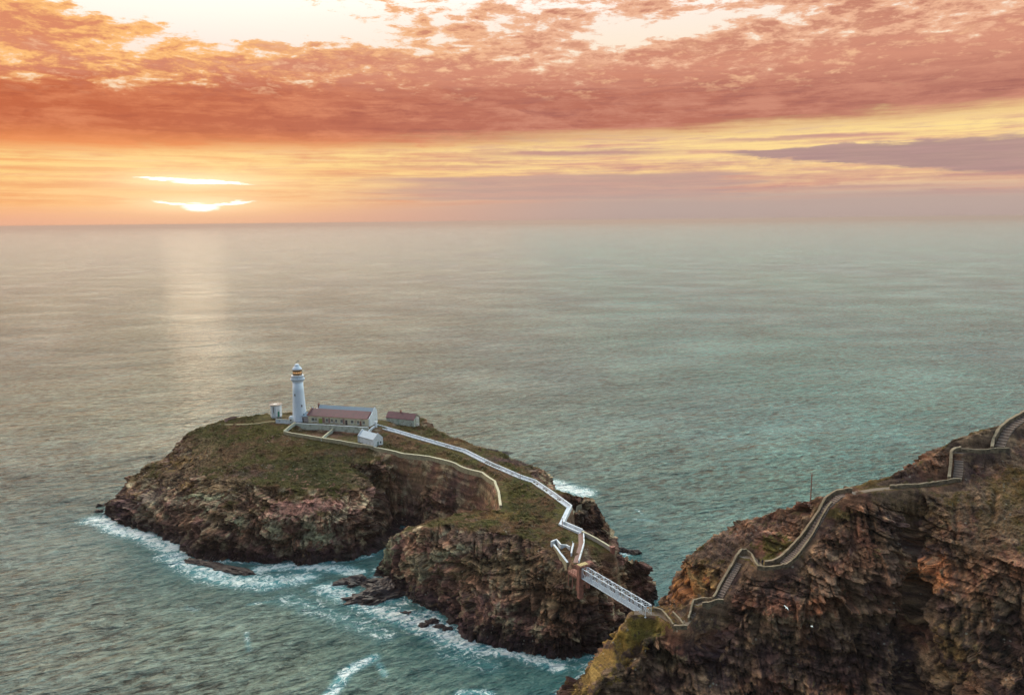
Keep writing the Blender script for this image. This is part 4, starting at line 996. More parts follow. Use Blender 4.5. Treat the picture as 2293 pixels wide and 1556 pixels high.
# ------------------------------------------------------------------ long keepers' cottage
t = empty('keepers_cottage', FA, rz, 'long low cottage with purple slate roof, cream front and white gable end beside the lighthouse', 'cottage')
mb = MB(); mb.box(0, LX, 0, 4.4, -.8, 3.5); mb.build('front_wall', M_cream, t)
mb = MB(); mb.box(0.05, LX - .05, 4.45, 8.3, -.8, 5.2); mb.build('rear_wall', W_wall, t)
o = MB().prismx([(-.35, 3.42), (-.35, 3.56), (4.6, 6.05), (4.6, 5.2), (4.4, 3.52)], .02, LX - 1.2).build('slate_roof', M_slate, t)
mb = MB(); mb.bar((0, -.42, 3.5), (LX - 1.2, -.42, 3.5), .16, .2); mb.build('gutter', M_brick, t)
MB().prismx([(4.5, 5.22), (8.6, 5.22), (6.7, 7.35)], 2.8, LX - .55).build('rear_roof', M_blue, t)
for x0_ in (-.3, LX - .5):
    right_ = x0_ > 0
    MB().prismx([(4.35, -.8), (8.7, -.8), (8.7, 5.3), (7.2, 7.4), (6.7, 7.75), (6.2, 7.4), (4.35, 5.9)] if right_ else [(4.35, 3.4), (4.7, 3.4), (4.7, 6.6), (4.35, 6.4)], x0_, x0_ + .5).build('gable', W_wall, t)
MB().prismx([(-.15, -.8), (4.3, -.8), (4.3, 6.2), (3.9, 6.0), (-.15, 3.75)], LX - .42, LX + .06).build('end_wall', W_wall, t)
MB().prismx([(-.6, 3.4), (4.3, 5.75), (4.3, 6.3), (-.6, 3.95)], -.34, -.003).build('verge', M_brick, t)
mb = MB(); mb.box(1.9, 2.7, 6.3, 7.1, 5, 7.6); mb.box(1.8, 2.8, 6.2, 7.2, 7.6, 7.75); ch = mb.build('chimney', M_brick, t)
mb = MB(); mb.tube((2.1, 6.7, 7.75), (2.1, 6.7, 8.2), .13); mb.tube((2.5, 6.7, 7.75), (2.5, 6.7, 8.2), .13); mb.build('chimney_pot', M_rust, ch)
def window(par, x, w_, z0, z1, y=0.0, bars=1, fm=None):
    f_ = MB(); f_.box(x, x + .1, y - .08, y - .004, z0, z1); f_.box(x + w_ - .1, x + w_, y - .08, y - .004, z0, z1)
    f_.box(x + .1, x + w_ - .1, y - .08, y - .004, z0, z0 + .1); f_.box(x + .1, x + w_ - .1, y - .08, y - .004, z1 - .1, z1)
    for i in range(bars): q = x + w_ * (i + 1) / (bars + 1); f_.box(q - .04, q + .04, y - .07, y - .03, z0 + .1, z1 - .1)
    fr_ = f_.build('window', fm or M_frame, par)
    MB().box(x + .1, x + w_ - .1, y - .028, y - .006, z0 + .1, z1 - .1).build('pane', M_glass, fr_)
    MB().box(x - .1, x + w_ + .1, y - .2, y - .004, z0 - .16, z0 - .006).build('sill', W_wall, fr_)
for fx, w_ in ((.055, 1.7), (.115, 1.0), (.29, 1.2), (.375, 1.1), (.445, 1.1), (.53, 1.3), (.70, 1.4), (.80, 1.1), (.885, 1.3)):
    window(t, fx * LX, w_, .95, 2.45)
for fx, mm, w_ in ((.175, M_ygreen, 1.9), (.61, M_glass, 1.1), (.84, M_brick, 1.0)):
    d_ = MB().box(fx * LX, fx * LX + w_, -.09, -.004, 0, 2.3).build('door', mm, t)
    MB().box(fx * LX + w_ - .2, fx * LX + w_ - .1, -.15, -.092, 1.0, 1.12).build('handle', M_iron, d_)
for fx, w_ in ((.235, 1.3), (.335, .9), (.57, .9)):
    MB().box(fx * LX, fx * LX + w_, -.05, -.003, .3, 2.9).build('wall_panel', mat('faded_red_render', (.34, .19, .17), .9, var=.25), t)

# ------------------------------------------------------------------ outbuilding with chimney, aerial frame and mast
OA, OB = U(865, 946, 33.0), U(927, 953.5, 32.8)
rz2 = math.atan2(OB[1] - OA[1], OB[0] - OA[0]); L2 = float(np.hypot(*(OB - OA)[:2]))
ISL.level([tuple(OA), tuple(OB)], 0, 0.01) if False else None
t = empty('slate_outbuilding', OA, rz2, 'small pale outbuilding with purple slate roof and central chimney right of the long cottage', 'building')
mb = MB(); mb.box(0, L2, 0, 5.2, -1.6, 2.7); mb.prismx([(0, 2.7), (5.2, 2.7), (2.6, 4.9)], .0, .35); mb.prismx([(0, 2.7), (5.2, 2.7), (2.6, 4.9)], L2 - .35, L2); mb.build('wall', M_old, t)
MB().prismx([(-.3, 2.5), (2.6, 4.92), (5.5, 2.5), (5.5, 2.7), (2.6, 5.14), (-.3, 2.7)], -.2, L2 + .2).build('roof', M_slate, t)
mb = MB(); mb.box(L2*.42, L2*.42 + .7, 2.2, 3.0, 4.6, 6.0); ch = mb.build('chimney', M_brick, t)
MB().tube((L2*.42 + .35, 2.6, 6.0), (L2*.42 + .35, 2.6, 6.7), .16, .12).build('chimney_pot', M_rust, ch)
window(t, 1.6, .5, .9, 1.9, 0, 0)
window(t, L2 * .62, .5, .9, 1.9, 0, 0); window(t, L2 * .85, .5, .9, 1.9, 0, 0)
mb = MB(); mb.bar((L2*.44, -.06, -.8), (L2*.44, -.06, 2.5), .14); mb.build('drainpipe', M_green, t)
t = empty('aerial_frame', (OB[0] + .9, OB[1] + .3, 31.6), rz2, 'dark steel frame carrying two white discs at the right end of the outbuilding', 'aerial')
mb = MB(); mb.bar((0, 0, -.8), (0, 0, 6.6), .14); mb.bar((2.0, 0, -.8), (2.0, 0, 6.6), .14); mb.bar((0, 0, 6.3), (2, 0, 6.3), .1); mb.bar((0, 0, 3.1), (2, 0, 3.1), .1); mb.bar((0, 0, .6), (2, 0, .6), .1)
mb.build('frame', M_iron, t)
for z_ in (2.0, 4.8): MB().tube((1.0, -.35, z_), (1.0, -.05, z_), .75, .7, 20).build('disc', mat('warm_white_disc', (.8, .74, .7), .5), t)
mb = MB(); mb.tube((0, 0, -.8), (0, 0, 6.0), .07, .04); mb.bar((-.3, 0, 5.6), (.3, 0, 5.6), .05)
o = mb.build('thin_mast', M_iron); o.location = (OA[0] - .9, OA[1] + 1.5, 33.0); tag(o, 'thin dark mast standing between the long cottage and the slate outbuilding', 'mast')

# ------------------------------------------------------------------ white store inside the compound's corner
SA, SB = U(803, 990, 30.7), U(838, 1001, 30.5)
rz3 = math.atan2(SB[1] - SA[1], SB[0] - SA[0]) ; L3 = float(np.hypot(*(SB - SA)[:2]))
t = empty('white_store', SA, rz3, 'small whitewashed store with white pitched roof at the right corner of the walled garden', 'building')
mb = MB(); mb.box(.3, L3 - .3, 0, 4.6, -1.5, 3.0); mb.build('wall', W_wall, t)
MB().prismx([(-.25, 3.0), (4.85, 3.0), (2.3, 5.4)], .32, L3 - .32).build('roof', mat('white_painted_slate', (.55, .64, .74), .6, var=.12), t)
for x_ in (-.1, L3 - .32):
    MB().prismx([(-.35, -1.5), (4.95, -1.5), (4.95, 3.3), (2.3, 5.85), (-.35, 3.3)], x_, x_ + .42).build('gable', W_wall, t)
mb = MB(); mb.bar((.3, -.34, 2.95), (L3 - .35, -.34, 2.95), .1); mb.build('gutter', M_iron, t)
mb = MB(); mb.box(L3 + .1, L3 + .16, 1.6, 2.6, -.3, 1.9); d_ = mb.build('door', mat('grey_green_door', (.2, .27, .27), .6), t)
mb = MB(); mb.box(L3 + .1, L3 + .15, 3.3, 3.9, .8, 1.8); mb.build('window', M_glass, t)

# ------------------------------------------------------------------ fog signal tower
FT = U(619, 935, 34.0)
t = empty('fog_signal_building', FT, R(14), 'white octagonal flat roofed fog signal building with green door left of the lighthouse', 'building')
mb = MB(); mb.lathe([(2.75, .9), (2.75, 6.6)], 8); mb.build('wall', W_wall, t)
mb = MB()
for i in range(8):
    a = (i + .0) * math.pi / 4; mb.bar((2.3 * math.cos(a), 2.3 * math.sin(a), -1.2), (2.3 * math.cos(a), 2.3 * math.sin(a), .95), .4)
mb.lathe([(1.7, -1.2), (1.7, .9)], 8); mb.build('plinth', W_wall, t)
mb = MB(); mb.lathe([(3.2, 6.6), (3.25, 6.68), (3.25, 6.9), (3.0, 6.95)], 8); mb.build('roof', mat('brown_grey_felt', (.42, .34, .30), .8, var=.2), t)
mb = MB(); mb.lathe([(.9, 6.95), (.9, 7.15), (.6, 7.25)], 12, -.3, -1.2); mb.build('roof_hatch', mat('bright_white_lid', (.85, .82, .78), .5), t)
mb = MB()
for i in range(8):
    a = i * math.pi / 4; b_ = a + math.pi / 4; pa, pb = (3.1 * math.cos(a), 3.1 * math.sin(a)), (3.1 * math.cos(b_), 3.1 * math.sin(b_))
    mb.tube((*pa, 6.9), (*pa, 7.8), .04, n=5); mb.bar((*pa, 7.8), (*pb, 7.8), .05); mb.bar((*pa, 7.35), (*pb, 7.35), .04)
mb.build('railing', M_rust, t)
mb = MB(); mb.tube((1.9, .6, 6.9), (1.9, .6, 11), .05, .03); mb.build('mast', M_iron, t)
def on_side(par, ang_, r_, x0_, x1_, z0_, z1_, m, name):
    o = MB().box(x0_, x1_, -.06, .05, z0_, z1_).build(name, m, par); a = R(ang_); o.location = (r_ * math.cos(a), r_ * math.sin(a), 0); o.rotation_euler.z = a + math.pi / 2; return o
on_side(t, -112.5, 2.56, -.16, .16, 3.0, 6.0, M_glass, 'slot_window')
on_side(t, -67.5, 2.56, -.1, .75, 1.0, 3.6, M_green, 'door')
mb = MB()
for i in range(5): mb.box(1.35, 2.6, -3.6 - .28 * i, -3.32 - .28 * i, -.9, .85 - .3 * i)
mb.box(1.35, 2.6, -3.32, -2.2, -.9, .86)
o = mb.build('door_steps', M_iron, t); o.rotation_euler.z = R(0)

# gate pier by the tower
GP = on(ISL, 653, 948)
t = empty('gate_pier', (GP[0], GP[1], GP[2] - .2), rz, 'white round topped pier with a dark opening standing in front of the lighthouse foot', 'gate pier')
MB().lathe([(1.15, -.6), (1.15, 3.0), (1.1, 3.4), (.85, 3.8), (.45, 4.05), (.05, 4.12)], 20).build('pier', W_wall, t, True)
o = MB().tube((.35, -1.2, 2.1), (.35, -.8, 2.1), .38, .38, 14).build('opening', M_glass, t)

# compound walls
wall(ISL, 'garden_wall', 'long lichened front wall of the walled garden running below the cottage to the white store', [(636,972),(700,984),(770,995),(836,1007)], 1.35, .6, M_lich, M_cope)
wall(ISL, 'garden_wall', 'short pale wall closing the left end of the walled garden', [(636,972),(648,962),(662,952)], 1.5, .5, M_old, M_cope)
t = wall(ISL, 'retaining_wall', 'tall pale green retaining wall directly below the front of the long cottage', [(663,950.5,34),(700,952.5,34),(752,955.5,34),(825,960,34)], .55, .5, M_old, W_wall, snap=False, drop=4.2, wide=.05)
wall(ISL, 'garden_wall', 'pale cross wall dividing the walled garden into two plots', [(720,988),(735,974),(748,960)], 1.1, .5, M_old, M_cope)
wall(ISL, 'garden_wall', 'short white wall running from the white store up to the cottage yard', [(815,984),(827,970),(838,958)], 1.2, .5, W_wall, W_wall)
wall(ISL, 'yard_wall', 'low white wall left of the lighthouse below the fog signal building', [(618,947),(632,948),(649,949.5)], 1.9, .45, W_wall, M_old)
mb = MB(); mb.box(-.45, .45, -.45, .45, -1, 2.6); mb.box(-.6, .6, -.6, .6, 2.6, 2.9)
g = on(ISL, 842, 957); o = mb.build('gate_post', W_wall); o.location = g; o.rotation_euler.z = rz; tag(o, 'square white gate post at the right end of the cottage where the white path starts', 'gate post')
wall(ISL, 'cliff_edge_wall', 'long lichened wall following the top of the sheer quarried cliff down the island', [(838,1007),(880,1015),(960,1028),(1020,1043),(1080,1063),(1108,1083),(1117,1108),(1121,1138)], 1.1, .8, M_lich, M_cope)
wall(ISL, 'ruined_wall', 'low pinkish ruined wall on the far left crest of the island', [(503,944),(512,939),(530,937)], 1.2, .5, mat('pink_rubble', (.34, .20, .18), .9, var=.3), M_lich)

# the white walled way down the island
pm = mat('white_way', (.52, .56, .64), .75, var=.15, scale=.8)
ribbon(ISL, 'path', [np.array(p) for p in path_isl[:9]], 1.4, W_path)
ribbon(ISL, 'path', [np.array(p) for p in path_isl[8:11]], 1.5, W_path)
ribbon(ISL, 'path', [np.array(p) for p in path_isl[10:]], 1.5, mat('brown_way', (.26, .16, .14), .85, var=.3))
def side(Pw, off):
    out = []
    for i in range(len(Pw)):
        a, b = np.array(Pw[max(i-1, 0)]), np.array(Pw[min(i+1, len(Pw)-1)]); d = (b - a)[:2]; d = d / np.linalg.norm(d)
        out.append(np.array([Pw[i][0] - d[1] * off, Pw[i][1] + d[0] * off, Pw[i][2]]))
    return out
def wall3(T, name, label, P, h, th, mb_, mc, **k):
    global on_save
    return wall_pts(T, name, label, P, h, th, mb_, mc, **k)
def wall_pts(T, name, label, P, h, th, m1, m2, cope=.14, st=1.4, drop=.9, jit=.03, cat='wall', wide=.1, group=None):
    P = resample([np.array(p) for p in P], st); n = len(P); o = P[0]; root = empty(name, o, 0, label, cat, group)
    def strip(lo, hi, w_, j0):
        vs = []
        for i in range(n):
            a, b = P[max(i-1, 0)], P[min(i+1, n-1)]; d = (b - a)[:2]; d = d / max(np.linalg.norm(d), 1e-6); nr = np.array([-d[1], d[0]])
            j = random.uniform(-j0, j0)
            for s_, z_ in ((-1, lo), (1, lo), (1, hi + j), (-1, hi + j)):
                q = P[i][:2] + nr * s_ * w_ / 2; vs.append((q[0] - o[0], q[1] - o[1], P[i][2] + z_ - o[2]))
        fs = [(3, 2, 1, 0), tuple(4*(n-1) + k for k in range(4))]
        for i in range(n - 1):
            for k in range(4): fs.append((4*i + k, 4*i + (k+1) % 4, 4*(i+1) + (k+1) % 4, 4*(i+1) + k))
        return MB().add(vs, fs)
    strip(-drop, h, th, jit).build('wall_body', m1, root); strip(h + jit + .004, h + cope + jit, th + wide, 0).build('coping', m2, root)
    return root
main = path_isl[:9]
wall3(ISL, 'path_wall', 'long white wall on the seaward far side of the white path down the island', side(main, .85), .8, .28, W_wall, W_wall)
wall3(ISL, 'path_wall', 'long low white wall on the near side of the white path down the island', side(main, -.85), .22, .28, W_path, W_wall)
wall3(ISL, 'path_wall', 'thin pale wall on the short leg of path doubling back above the dark cove', side(path_isl[8:10], .95), .9, .35, W_wall, W_wall)
wall3(ISL, 'path_wall', 'broad white wall of the zigzag leg just above the bridge landing', side(path_isl[9:11], .95), .95, .35, W_wall, W_wall)
wall3(ISL, 'path_wall', 'low white edge wall on the near side of the zigzag leg above the landing', side(path_isl[9:11], -.95), .5, .35, W_path, W_wall)
wall3(ISL, 'path_wall', 'white wall on the right of the last steep leg down to the bridge', side(path_isl[10:], .95), .8, .3, W_wall, W_wall)
wall(ISL, 'landing_wall', 'kinked white wall at the upper left of the bridge landing', [(1234,1222),(1246,1216),(1256,1229),(1268,1229),(1276,1233)], 1.25, .4, W_wall, W_wall)
wall(ISL, 'landing_wall', 'slanting wall with white top and yellow lichened outer face left of the bridge landing', [(1240,1228),(1255,1248),(1271,1271)], 1.3, .55, M_lich, W_wall, drop=2.4)
wall(ISL, 'landing_wall', 'short crooked white wall beside the brown steps above the bridge landing', [(1284,1223),(1281,1234),(1279,1246)], .9, .35, W_wall, W_wall)
wall(ISL, 'ridge_wall', 'long grey stone wall along the ridge to the right of the white zigzag path', [(1303,1197),(1325,1208),(1345,1219),(1368,1234)], 1.2, .55, mat('grey_stone', (.34, .29, .25), .9, var=.4, scale=1.5, bump=.7), M_cope)
wall(ISL, 'cove_wall', 'short pale wall at the cliff edge beside the sharp bend of the white path', [(1280,1138),(1292,1134),(1303,1133)], .8, .4, M_cope, M_cope)
g = on(ISL, 1371, 1236); mb = MB(); mb.box(-.6, .6, -.6, .6, -1, 1.7); mb.box(-.75, .75, -.75, .75, 1.7, 1.95)
o = mb.build('wall_pier', M_rust); o.location = g; o.rotation_euler.z = .4; tag(o, 'square brown pier ending the grey wall on the ridge', 'pier')
# narrow footway on the left crest
P = [on(ISL, *p) for p in ((503,951),(540,951),(575,949),(618,944))]
P = resample(P, 1.5); P = [np.array([p[0], p[1], float(ISL.at(p[0], p[1])) + .1]) for p in P]
ribbon(ISL, 'path', P, .9, mat('worn_earth', (.36, .30, .17), .9, var=.25), lift=.12)

def post(T, px, py, hgt, r_, m, name, label, arm=None):
    g = on(T, px, py); t = MB(); t.tube((0, 0, -1), (0, 0, hgt), r_, r_ * .8)
    if arm: t.bar((-arm, 0, hgt - .25), (arm, 0, hgt - .25), .1)
    o = t.build(name, m); o.location = g; return tag(o, label, 'post')
post(ISL, 1165, 1087, 7.0, .09, M_post, 'wooden_post', 'tall thin brown post in the turf below the middle of the white path', .35)
post(ISL, 1259, 1184, 3.9, .11, M_post, 'wooden_post', 'brown post in front of the corner where the white path doubles back', .2)
post(ISL, 1282, 1222, 1.6, .1, W_wall, 'wooden_post', 'short white post above the bridge landing between the white walls')
post(HL, 1815, 1121, 7.6, .17, M_post, 'signal_post', 'tall red brown post standing alone on the headland crest against the sea', None)

# ------------------------------------------------------------------ bridge
BA, BB = U(1309, 1293, 26.7), U(1452, 1377, 27.1)
bz = math.atan2(BB[1] - BA[1], BB[0] - BA[0]); BL = float(np.linalg.norm(BB - BA))
t = empty('footbridge', BA, bz, 'white metal lattice footbridge spanning the channel between island and headland', 'bridge')
slp = (BB[2] - BA[2]) / BL; BWID, BH = 1.95, 3.0
MB().box(0, BL, -BWID/2 + .08, BWID/2 - .08, -.06, .06).build('deck', M_deck, t)
npan = 14; pl = BL / npan
for s_ in (-1, 1):
    y_ = s_ * BWID / 2; mb = MB()
    mb.bar((0, y_, BH), (BL, y_, BH), .16); mb.bar((0, y_, 0), (BL, y_, 0), .18)
    for i in range(npan + 1): mb.bar((i * pl, y_, .05), (i * pl, y_, BH - .05), .08)
    for i in range(npan):
        a, b_ = (i * pl, (i + 1) * pl) if i % 2 else ((i + 1) * pl, i * pl)
        mb.bar((a, y_, .05), (b_, y_, BH - .05), .07)
        mb.bar(((a + b_) / 2, y_, .05), (a, y_, BH / 2), .06); mb.bar(((a + b_) / 2, y_, BH - .05), (b_, y_, BH / 2), .06)
    tr = mb.build('truss', M_alu, t)
    mb = MB(); yi = y_ - s_ * .16
    for k in range(4): mb.bar((0, yi, .3 + k * .38), (BL, yi, .3 + k * .38), .035)
    for i in range(int(BL / .9)): mb.bar((i * .9 + .2, yi, 0), (i * .9 + .2, yi, 1.6), .035)
    mb.build('handrail', M_alu, tr)
mb = MB()
for i in range(npan + 1): mb.bar((i * pl, -BWID/2, BH + .02), (i * pl, BWID/2, BH + .02), .09)
for i in range(npan): mb.bar((i * pl, -BWID/2 if i % 2 else BWID/2, BH + .02), ((i + 1) * pl, BWID/2 if i % 2 else -BWID/2, BH + .02), .07)
mb.build('top_bracing', M_alu, t)
# landing structure at the island end
LPt = Matrix.Rotation(bz, 3, 'Z')
def bloc(x, y, z): v = LPt @ Vector((x, y, z)); return (BA[0] + v.x, BA[1] + v.y, BA[2] + v.z)
t = empty('bridge_pier', bloc(-.9, -1.0, 0), bz, 'tall brown masonry pier under the island end of the footbridge', 'pier')
MB().box(-.6, .6, -.65, .85, -6.4, 3.1).build('shaft', M_rust, t, bevel=.05); MB().box(-.75, .75, -.8, 1.0, 3.1, 3.4).build('pier_cap', M_rust, t)
t = empty('bridge_pier', bloc(-.9, 1.9, 0), bz, 'shorter brown pier behind the slatted roof on the far side of the footbridge end', 'pier')
MB().box(-.45, .45, -.45, .45, -4, 3.0).build('shaft', M_rust, t); MB().box(-.55, .55, -.55, .55, 3.0, 3.25).build('pier_cap', M_rust, t)
t = empty('slatted_shelter', bloc(-1.0, .3, 3.5), bz, 'flat roof of brown beams and golden planks over the island end of the footbridge', 'shelter')
mb = MB()
for x_ in (-1.0, 1.0): mb.bar((x_, -1.9, 0), (x_, 3.0, 0), .25)
for y_ in (-1.9, 3.0, .5): mb.bar((-1.1, y_, .1), (1.1, y_, .1), .2)
mb.build('beam_frame', M_rust, t)
mb = MB()
for i in range(5): mb.box(-.85, .85, -1.7 + i * .62, -1.25 + i * .62, .23, .32)
mb.build('planks', M_plank, t)
mb = MB()
for i in range(2): mb.box(-.85, .85, 1.5 + i * .62, 1.95 + i * .62, .23, .32)
mb.build('dark_planks', M_rust, t)
t = empty('timber_landing', bloc(-3.9, -.1, 0), bz, 'brown timber platform with railings joining the island path to the bridge', 'platform')
MB().box(-2.4, 2.3, -1.3, 1.3, -.15, .05).build('deck', M_rust, t)
mb = MB()
for s_ in (-1, 1):
    for i in range(5): mb.bar((-2.3 + i * 1.1, s_ * 1.25, -.1), (-2.3 + i * 1.1, s_ * 1.25, 1.2), .1)
    mb.bar((-2.3, s_ * 1.25, 1.2), (2.1, s_ * 1.25, 1.2), .1); mb.bar((-2.3, s_ * 1.25, .6), (2.1, s_ * 1.25, .6), .08)
mb.build('railing', M_post, t)
mb = MB()
for x_ in (-2.0, 0, 2.0):
    mb.bar((x_, -1.1, -.1), (x_ - .3, -1.2, -4.5), .2)
mb.bar((-2.2, -1.3, -.4), (2.2, -1.3, -.4), .3, .5)
mb.build('strut', M_rust, t)

# ------------------------------------------------------------------ headland: walls, flights, terraces
HW = 'headland_path_wall'
def hw(label, pts, h=.85, th=.5): return wall(HL, 'stone_wall', label, pts, h, th * .8, M_hw, M_hc, cope=.12, st=.8, drop=1.3, jit=.13, wide=.04)
hw('stone wall on the left of the short way leading off the bridge', [(1462,1366),(1482,1373),(1498,1391),(1507,1407)])
hw('stone wall on the right of the short way leading off the bridge', [(1506,1376),(1519,1390),(1530,1404)])
hw('short stone wall across the near end of the way off the bridge', [(1508,1410),(1522,1409),(1538,1408)], .9, .7)
hw('lichened outer wall beside the lowest short flight of steps', [(1541,1392),(1548,1366),(1553,1350),(1572,1346),(1597,1346)])
hw('low stone wall in front of the lowest landing on the headland', [(1572,1356),(1593,1357),(1620,1350)], .8, .6)
hw('long straight wall on the left of the second flight of steps', [(1597,1346),(1612,1318),(1630,1286),(1650,1249),(1660,1240),(1672,1238)], 1.0, .75)
hw('curving outer wall that dips round the middle landing on the headland', [(1672,1238),(1683,1247),(1691,1265),(1697,1275),(1715,1277),(1740,1275),(1765,1268),(1786,1250),(1811,1214),(1846,1152),(1862,1130)], .75, .55)
hw('long broad wall on the uphill left side of the main flight of steps', [(1712,1266),(1734,1262),(1759,1244),(1803,1197),(1832,1154),(1849,1123),(1873,1108),(1908,1103)], 1.1, .85)
hw('low wall edging the terrace path above the big rock face', [(1992,1094),(2062,1091),(2114,1083),(2152,1079)], .75, .55)
hw('thick lichened wall on the left of the upper straight flight of steps', [(2124,1080),(2128,1046),(2129,1022),(2137,1013),(2151,1011)], 1.2, .9)
hw('level stone wall in front of the upper terrace near the right edge', [(2151,1013),(2189,1016),(2259,1014)], .9, .5)
hw('thick curving wall on the left of the topmost flight of steps', [(2220,1012),(2223,994),(2236,970),(2256,951),(2283,937),(2310,922)], 1.2, .9)
SG = 'flights of stone steps climbing the headland'
stairs('stone_steps', 'lowest and shortest flight of steps on the headland near the bridge', flight1, 1.7, .36, M_step, SG)
stairs('stone_steps', 'steep flight of steps climbing between the lowest landing and the middle landing', flight2, 1.6, .40, M_step, SG)
stairs('stone_steps', 'longest flight of steps climbing right from the middle landing', flight3, 2.0, .42, M_step, SG)
stairs('stone_steps', 'straight upper flight of steps left of the terrace wall', flight4, 2.1, .46, M_step, SG)
stairs('stone_steps', 'topmost curving flight of steps at the right edge of the picture', flight5, 2.2, .46, M_step, SG)
mp = mat('headland_way', (.17, .125, .095), .9, var=.3, scale=1.5)
for ln in (fl_a, LK((1528,1405,17.6),(1548,1378,18.4)), LK((1562,1352,20.8),(1606,1344,22.4)), land2, ter3, ter4):
    ribbon(HL, 'path', ln, 1.8, mp, .06)

# ------------------------------------------------------------------ rocks awash
def sea_rock(px, py, sx, sy, sz, rot_, seed, label, m):
    import bmesh
    g = U(px, py, 0); bm = bmesh.new(); bmesh.ops.create_icosphere(bm, subdivisions=5, radius=1.0)
    co = np.array([v.co for v in bm.verts]); r_ = 1 + .55 * fbm(co[:, 0] * 1.3 + seed, co[:, 1] * 1.3, co[:, 2] * 1.3, 4, .55, seed=seed) \
        + .12 * (rnd(np.floor(co[:, 0] * 4), np.floor(co[:, 1] * 4), np.floor(co[:, 2] * 5), seed) - .5)
    co = co * r_[:, None] * np.array([sx, sy, sz]); co[:, 2] += .12 * (rnd(np.floor(co[:, 2] / .4), seed=seed) - .5)
    for v, c in zip(bm.verts, co): v.co = c
    me = bpy.data.meshes.new('sea_rock'); bm.to_mesh(me); bm.free(); me.materials.append(m)
    o = bpy.data.objects.new('sea_rock', me); C.objects.link(o); o.location = (g[0], g[1], -.35 * sz + .1); o.rotation_euler.z = R(rot_)
    return tag(o, label, 'rock', 'dark rocks awash round the island')
M_rock = mat('wet_rock', (.030, .020, .022), .45, var=.5, scale=1.2, bump=.8, bscale=2.5, col2=(.06, .035, .03), c2s=(.5, .65))
for a in [(224,1133,1.7,1.3,1.3,10,1,'small dark rock awash just left of the island tip, the upper one'),
          (221,1145,2.0,1.4,1.0,-10,2,'small dark rock awash just left of the island tip, the lower one'),
          (445,1259,7,2.2,1.3,-24,3,'narrow black rock shelf at the island foot above the long reef'),
          (500,1272,10,2.6,1.5,-22,4,'long low black reef lying off the middle of the island foot'),
          (556,1283,4.2,2.0,1.3,-25,5,'black rock at the right tip of the long low reef'),
          (470,1266,5,1.8,1.0,-15,6,'low black rock at the left end of the long reef'),
          (762,1307,2.6,1.6,.9,10,7,'small flat rock left of the cluster below the pale crag'),
          (800,1306,7.5,4.2,2.6,8,8,'broad dark rock with brown top in the cluster below the pale crag'),
          (838,1336,9.0,4.6,3.0,18,9,'largest dark rock below the pale crag beside the cleft'),
          (862,1318,6.5,5.0,3.8,-20,10,'dark humped rock joining the reef to the foot of the pale crag'),
          (800,1337,2.4,1.5,.8,0,11,'small dark rock on the seaward side of the largest rock'),
          (968,1391,2.2,1.3,.9,0,12,'small black rock in the foam at the foot of the layered cliff'),
          (948,1399,1.6,1.1,.6,20,13,'tiny black rock in the foam left of its larger neighbour'),
          (985,1402,2.0,1.2,.8,-15,14,'small black rock nearest the foot of the layered cliff'),
          (1000,1408,1.6,1.0,.7,10,15,'small black rock in the wash right of the foam patch'),
          (906,1372,2.0,1.0,.5,0,16,'low rock just breaking the water in the cleft entrance'),
          (1392,1233,5.2,1.8,1.6,-18,17,'dark rock beyond the ridge behind the wall pier with surf on it'),
          (1418,1238,3.0,1.6,1.4,-10,18,'dark rock in the surf beyond the ridge, right of its neighbour')]:
    sea_rock(*a, M_rock)

# ------------------------------------------------------------------ boulders and scrub, scattered individually small
def gull(px, py, Y, rot_, label):
    d = ray(px, py); p = d * (Y / d[1]); mb = MB()
    mb.lathe([(.02, -.34), (.09, -.2), (.13, 0), (.10, .18), (.05, .3), (.01, .36)], 10)
    o = mb.build('gull', mat('gull_white', (.85, .88, .86), .6)); o.location = (p[0], p[1], CAM_H + p[2])
    me = o.data
    for v in me.vertices: v.co = Vector((v.co.z, v.co.y, v.co.x * .9))
    for s_ in (-1, 1):
        MB().add([(-.12, s_ * .08, .04), (.14, s_ * .08, .05), (.10, s_ * .42, .16), (-.13, s_ * .40, .14), (-.12, s_ * .78, .05), (-.02, s_ * .78, .05),
                  (-.12, s_ * .08, .01), (.14, s_ * .08, .01), (.10, s_ * .42, .13), (-.13, s_ * .40, .11)],
                 [(0,1,2,3),(3,2,5,4),(6,7,8,9),(9,8,5,4),(1,7,8,2),(2,8,5),(0,3,9,6),(3,4,9),(0,6,7,1)]).build('wing', bpy.data.materials['gull_white'], o)
    o.rotation_euler = (R(18), R(-10), R(rot_)); return tag(o, label, 'bird')
gull(1761, 1360, 172, 20, 'white gull gliding in front of the brown rock face, the upper left one')
gull(1818, 1402, 168, 150, 'white gull with raised wings in front of the brown rock face, the lower right one')

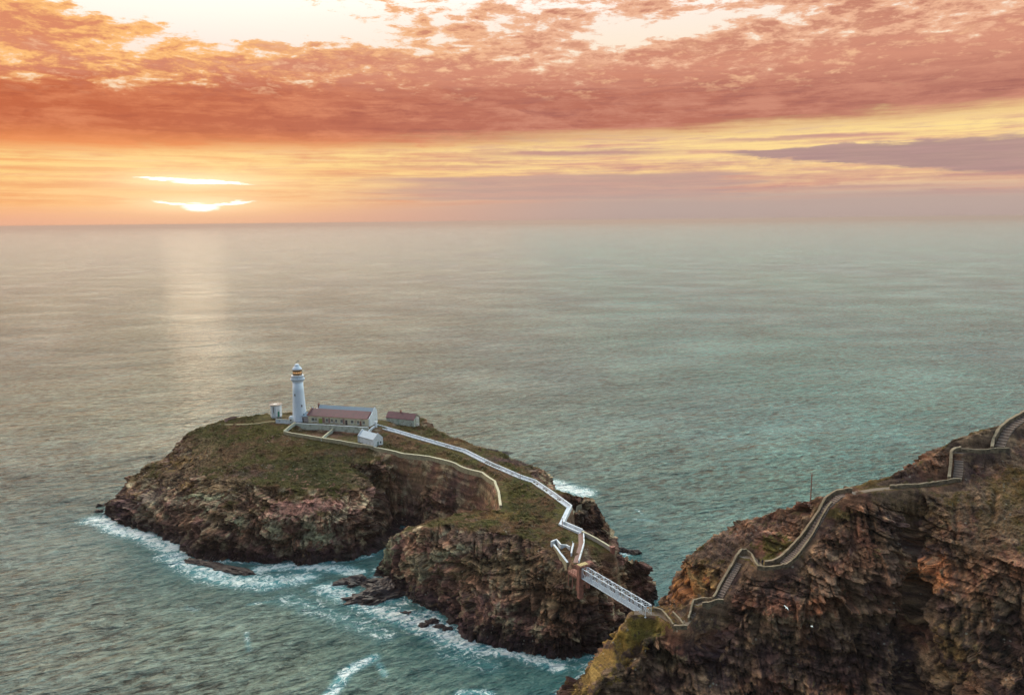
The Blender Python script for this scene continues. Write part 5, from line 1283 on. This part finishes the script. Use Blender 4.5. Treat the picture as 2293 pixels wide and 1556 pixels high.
def person(px, py, z, rot_, label, top, legs, lean=.1):
    g = U(px, py, z); J = [(0,0,.92),(0,.0,1.15),(0,.02,1.42),(0,.03,1.52),(0,.04,1.66),(0,.02,1.74),
         (.10,0,.86),(.12,.02,.48),(.12,-.02,.08),(.12,.12,.04),(-.10,0,.86),(-.11,-.03,.48),(-.12,-.06,.08),(-.12,.09,.04),
         (.19,.0,1.40),(.25,.03,1.12),(.22,.24,1.02),(-.19,0,1.40),(-.26,.05,1.13),(-.20,.26,1.05)]
    E = [(0,1),(1,2),(2,3),(3,4),(4,5),(0,6),(6,7),(7,8),(8,9),(0,10),(10,11),(11,12),(12,13),(2,14),(14,15),(15,16),(2,17),(17,18),(18,19)]
    rad = [.15,.14,.15,.06,.10,.07,.10,.07,.05,.04,.10,.07,.05,.04,.07,.05,.04,.07,.05,.04]
    me = bpy.data.meshes.new('person'); me.from_pydata(J, E, []); o = bpy.data.objects.new('person', me); C.objects.link(o)
    md = o.modifiers.new('skin', 'SKIN')
    for v, r_ in zip(me.skin_vertices[0].data, rad): v.radius = (r_, r_ * .8)
    me.skin_vertices[0].data[0].use_root = True
    o.modifiers.new('sub', 'SUBSURF').levels = 1; o.modifiers['sub'].render_levels = 2
    me.materials.append(top); o.location = g; o.rotation_euler.z = R(rot_)
    h_ = MB(); h_.lathe([(.03, 1.77), (.11, 1.72), (.125, 1.66), (.11, 1.60)], 12, 0, .0); h_.build('hair', mat('dark_hair', (.03, .02, .02), .7), o)
    return tag(o, label, 'person')
dk = mat('dark_clothing', (.03, .025, .035), .9); dk2 = mat('dark_blue_clothing', (.03, .035, .06), .9)
person(1699, 1264, CAM_H - (CAM_H - 31.95) * HK, 160, 'person in dark clothes standing at the middle landing, the left one', dk, dk)
person(1707, 1266, CAM_H - (CAM_H - 31.95) * HK, 200, 'person in dark blue clothes standing at the middle landing, the right one', dk2, dk2)

# ------------------------------------------------------------------ sea air
HAZE = 8.5e-5
hm = bpy.data.materials.new('sea_haze'); hm.use_nodes = True; hn = hm.node_tree; hn.nodes.clear()
pv = hn.nodes.new('ShaderNodeVolumePrincipled'); pv.inputs['Density'].default_value = HAZE; pv.inputs['Color'].default_value = (.52, .40, .36, 1)
pv.inputs['Anisotropy'].default_value = .5
ho = hn.nodes.new('ShaderNodeOutputMaterial'); hn.links.new(pv.outputs[0], ho.inputs['Volume'])
tag(MB().box(-37000, 37000, -1700, 46500, -14, 133).build('haze', hm), kind='stuff')
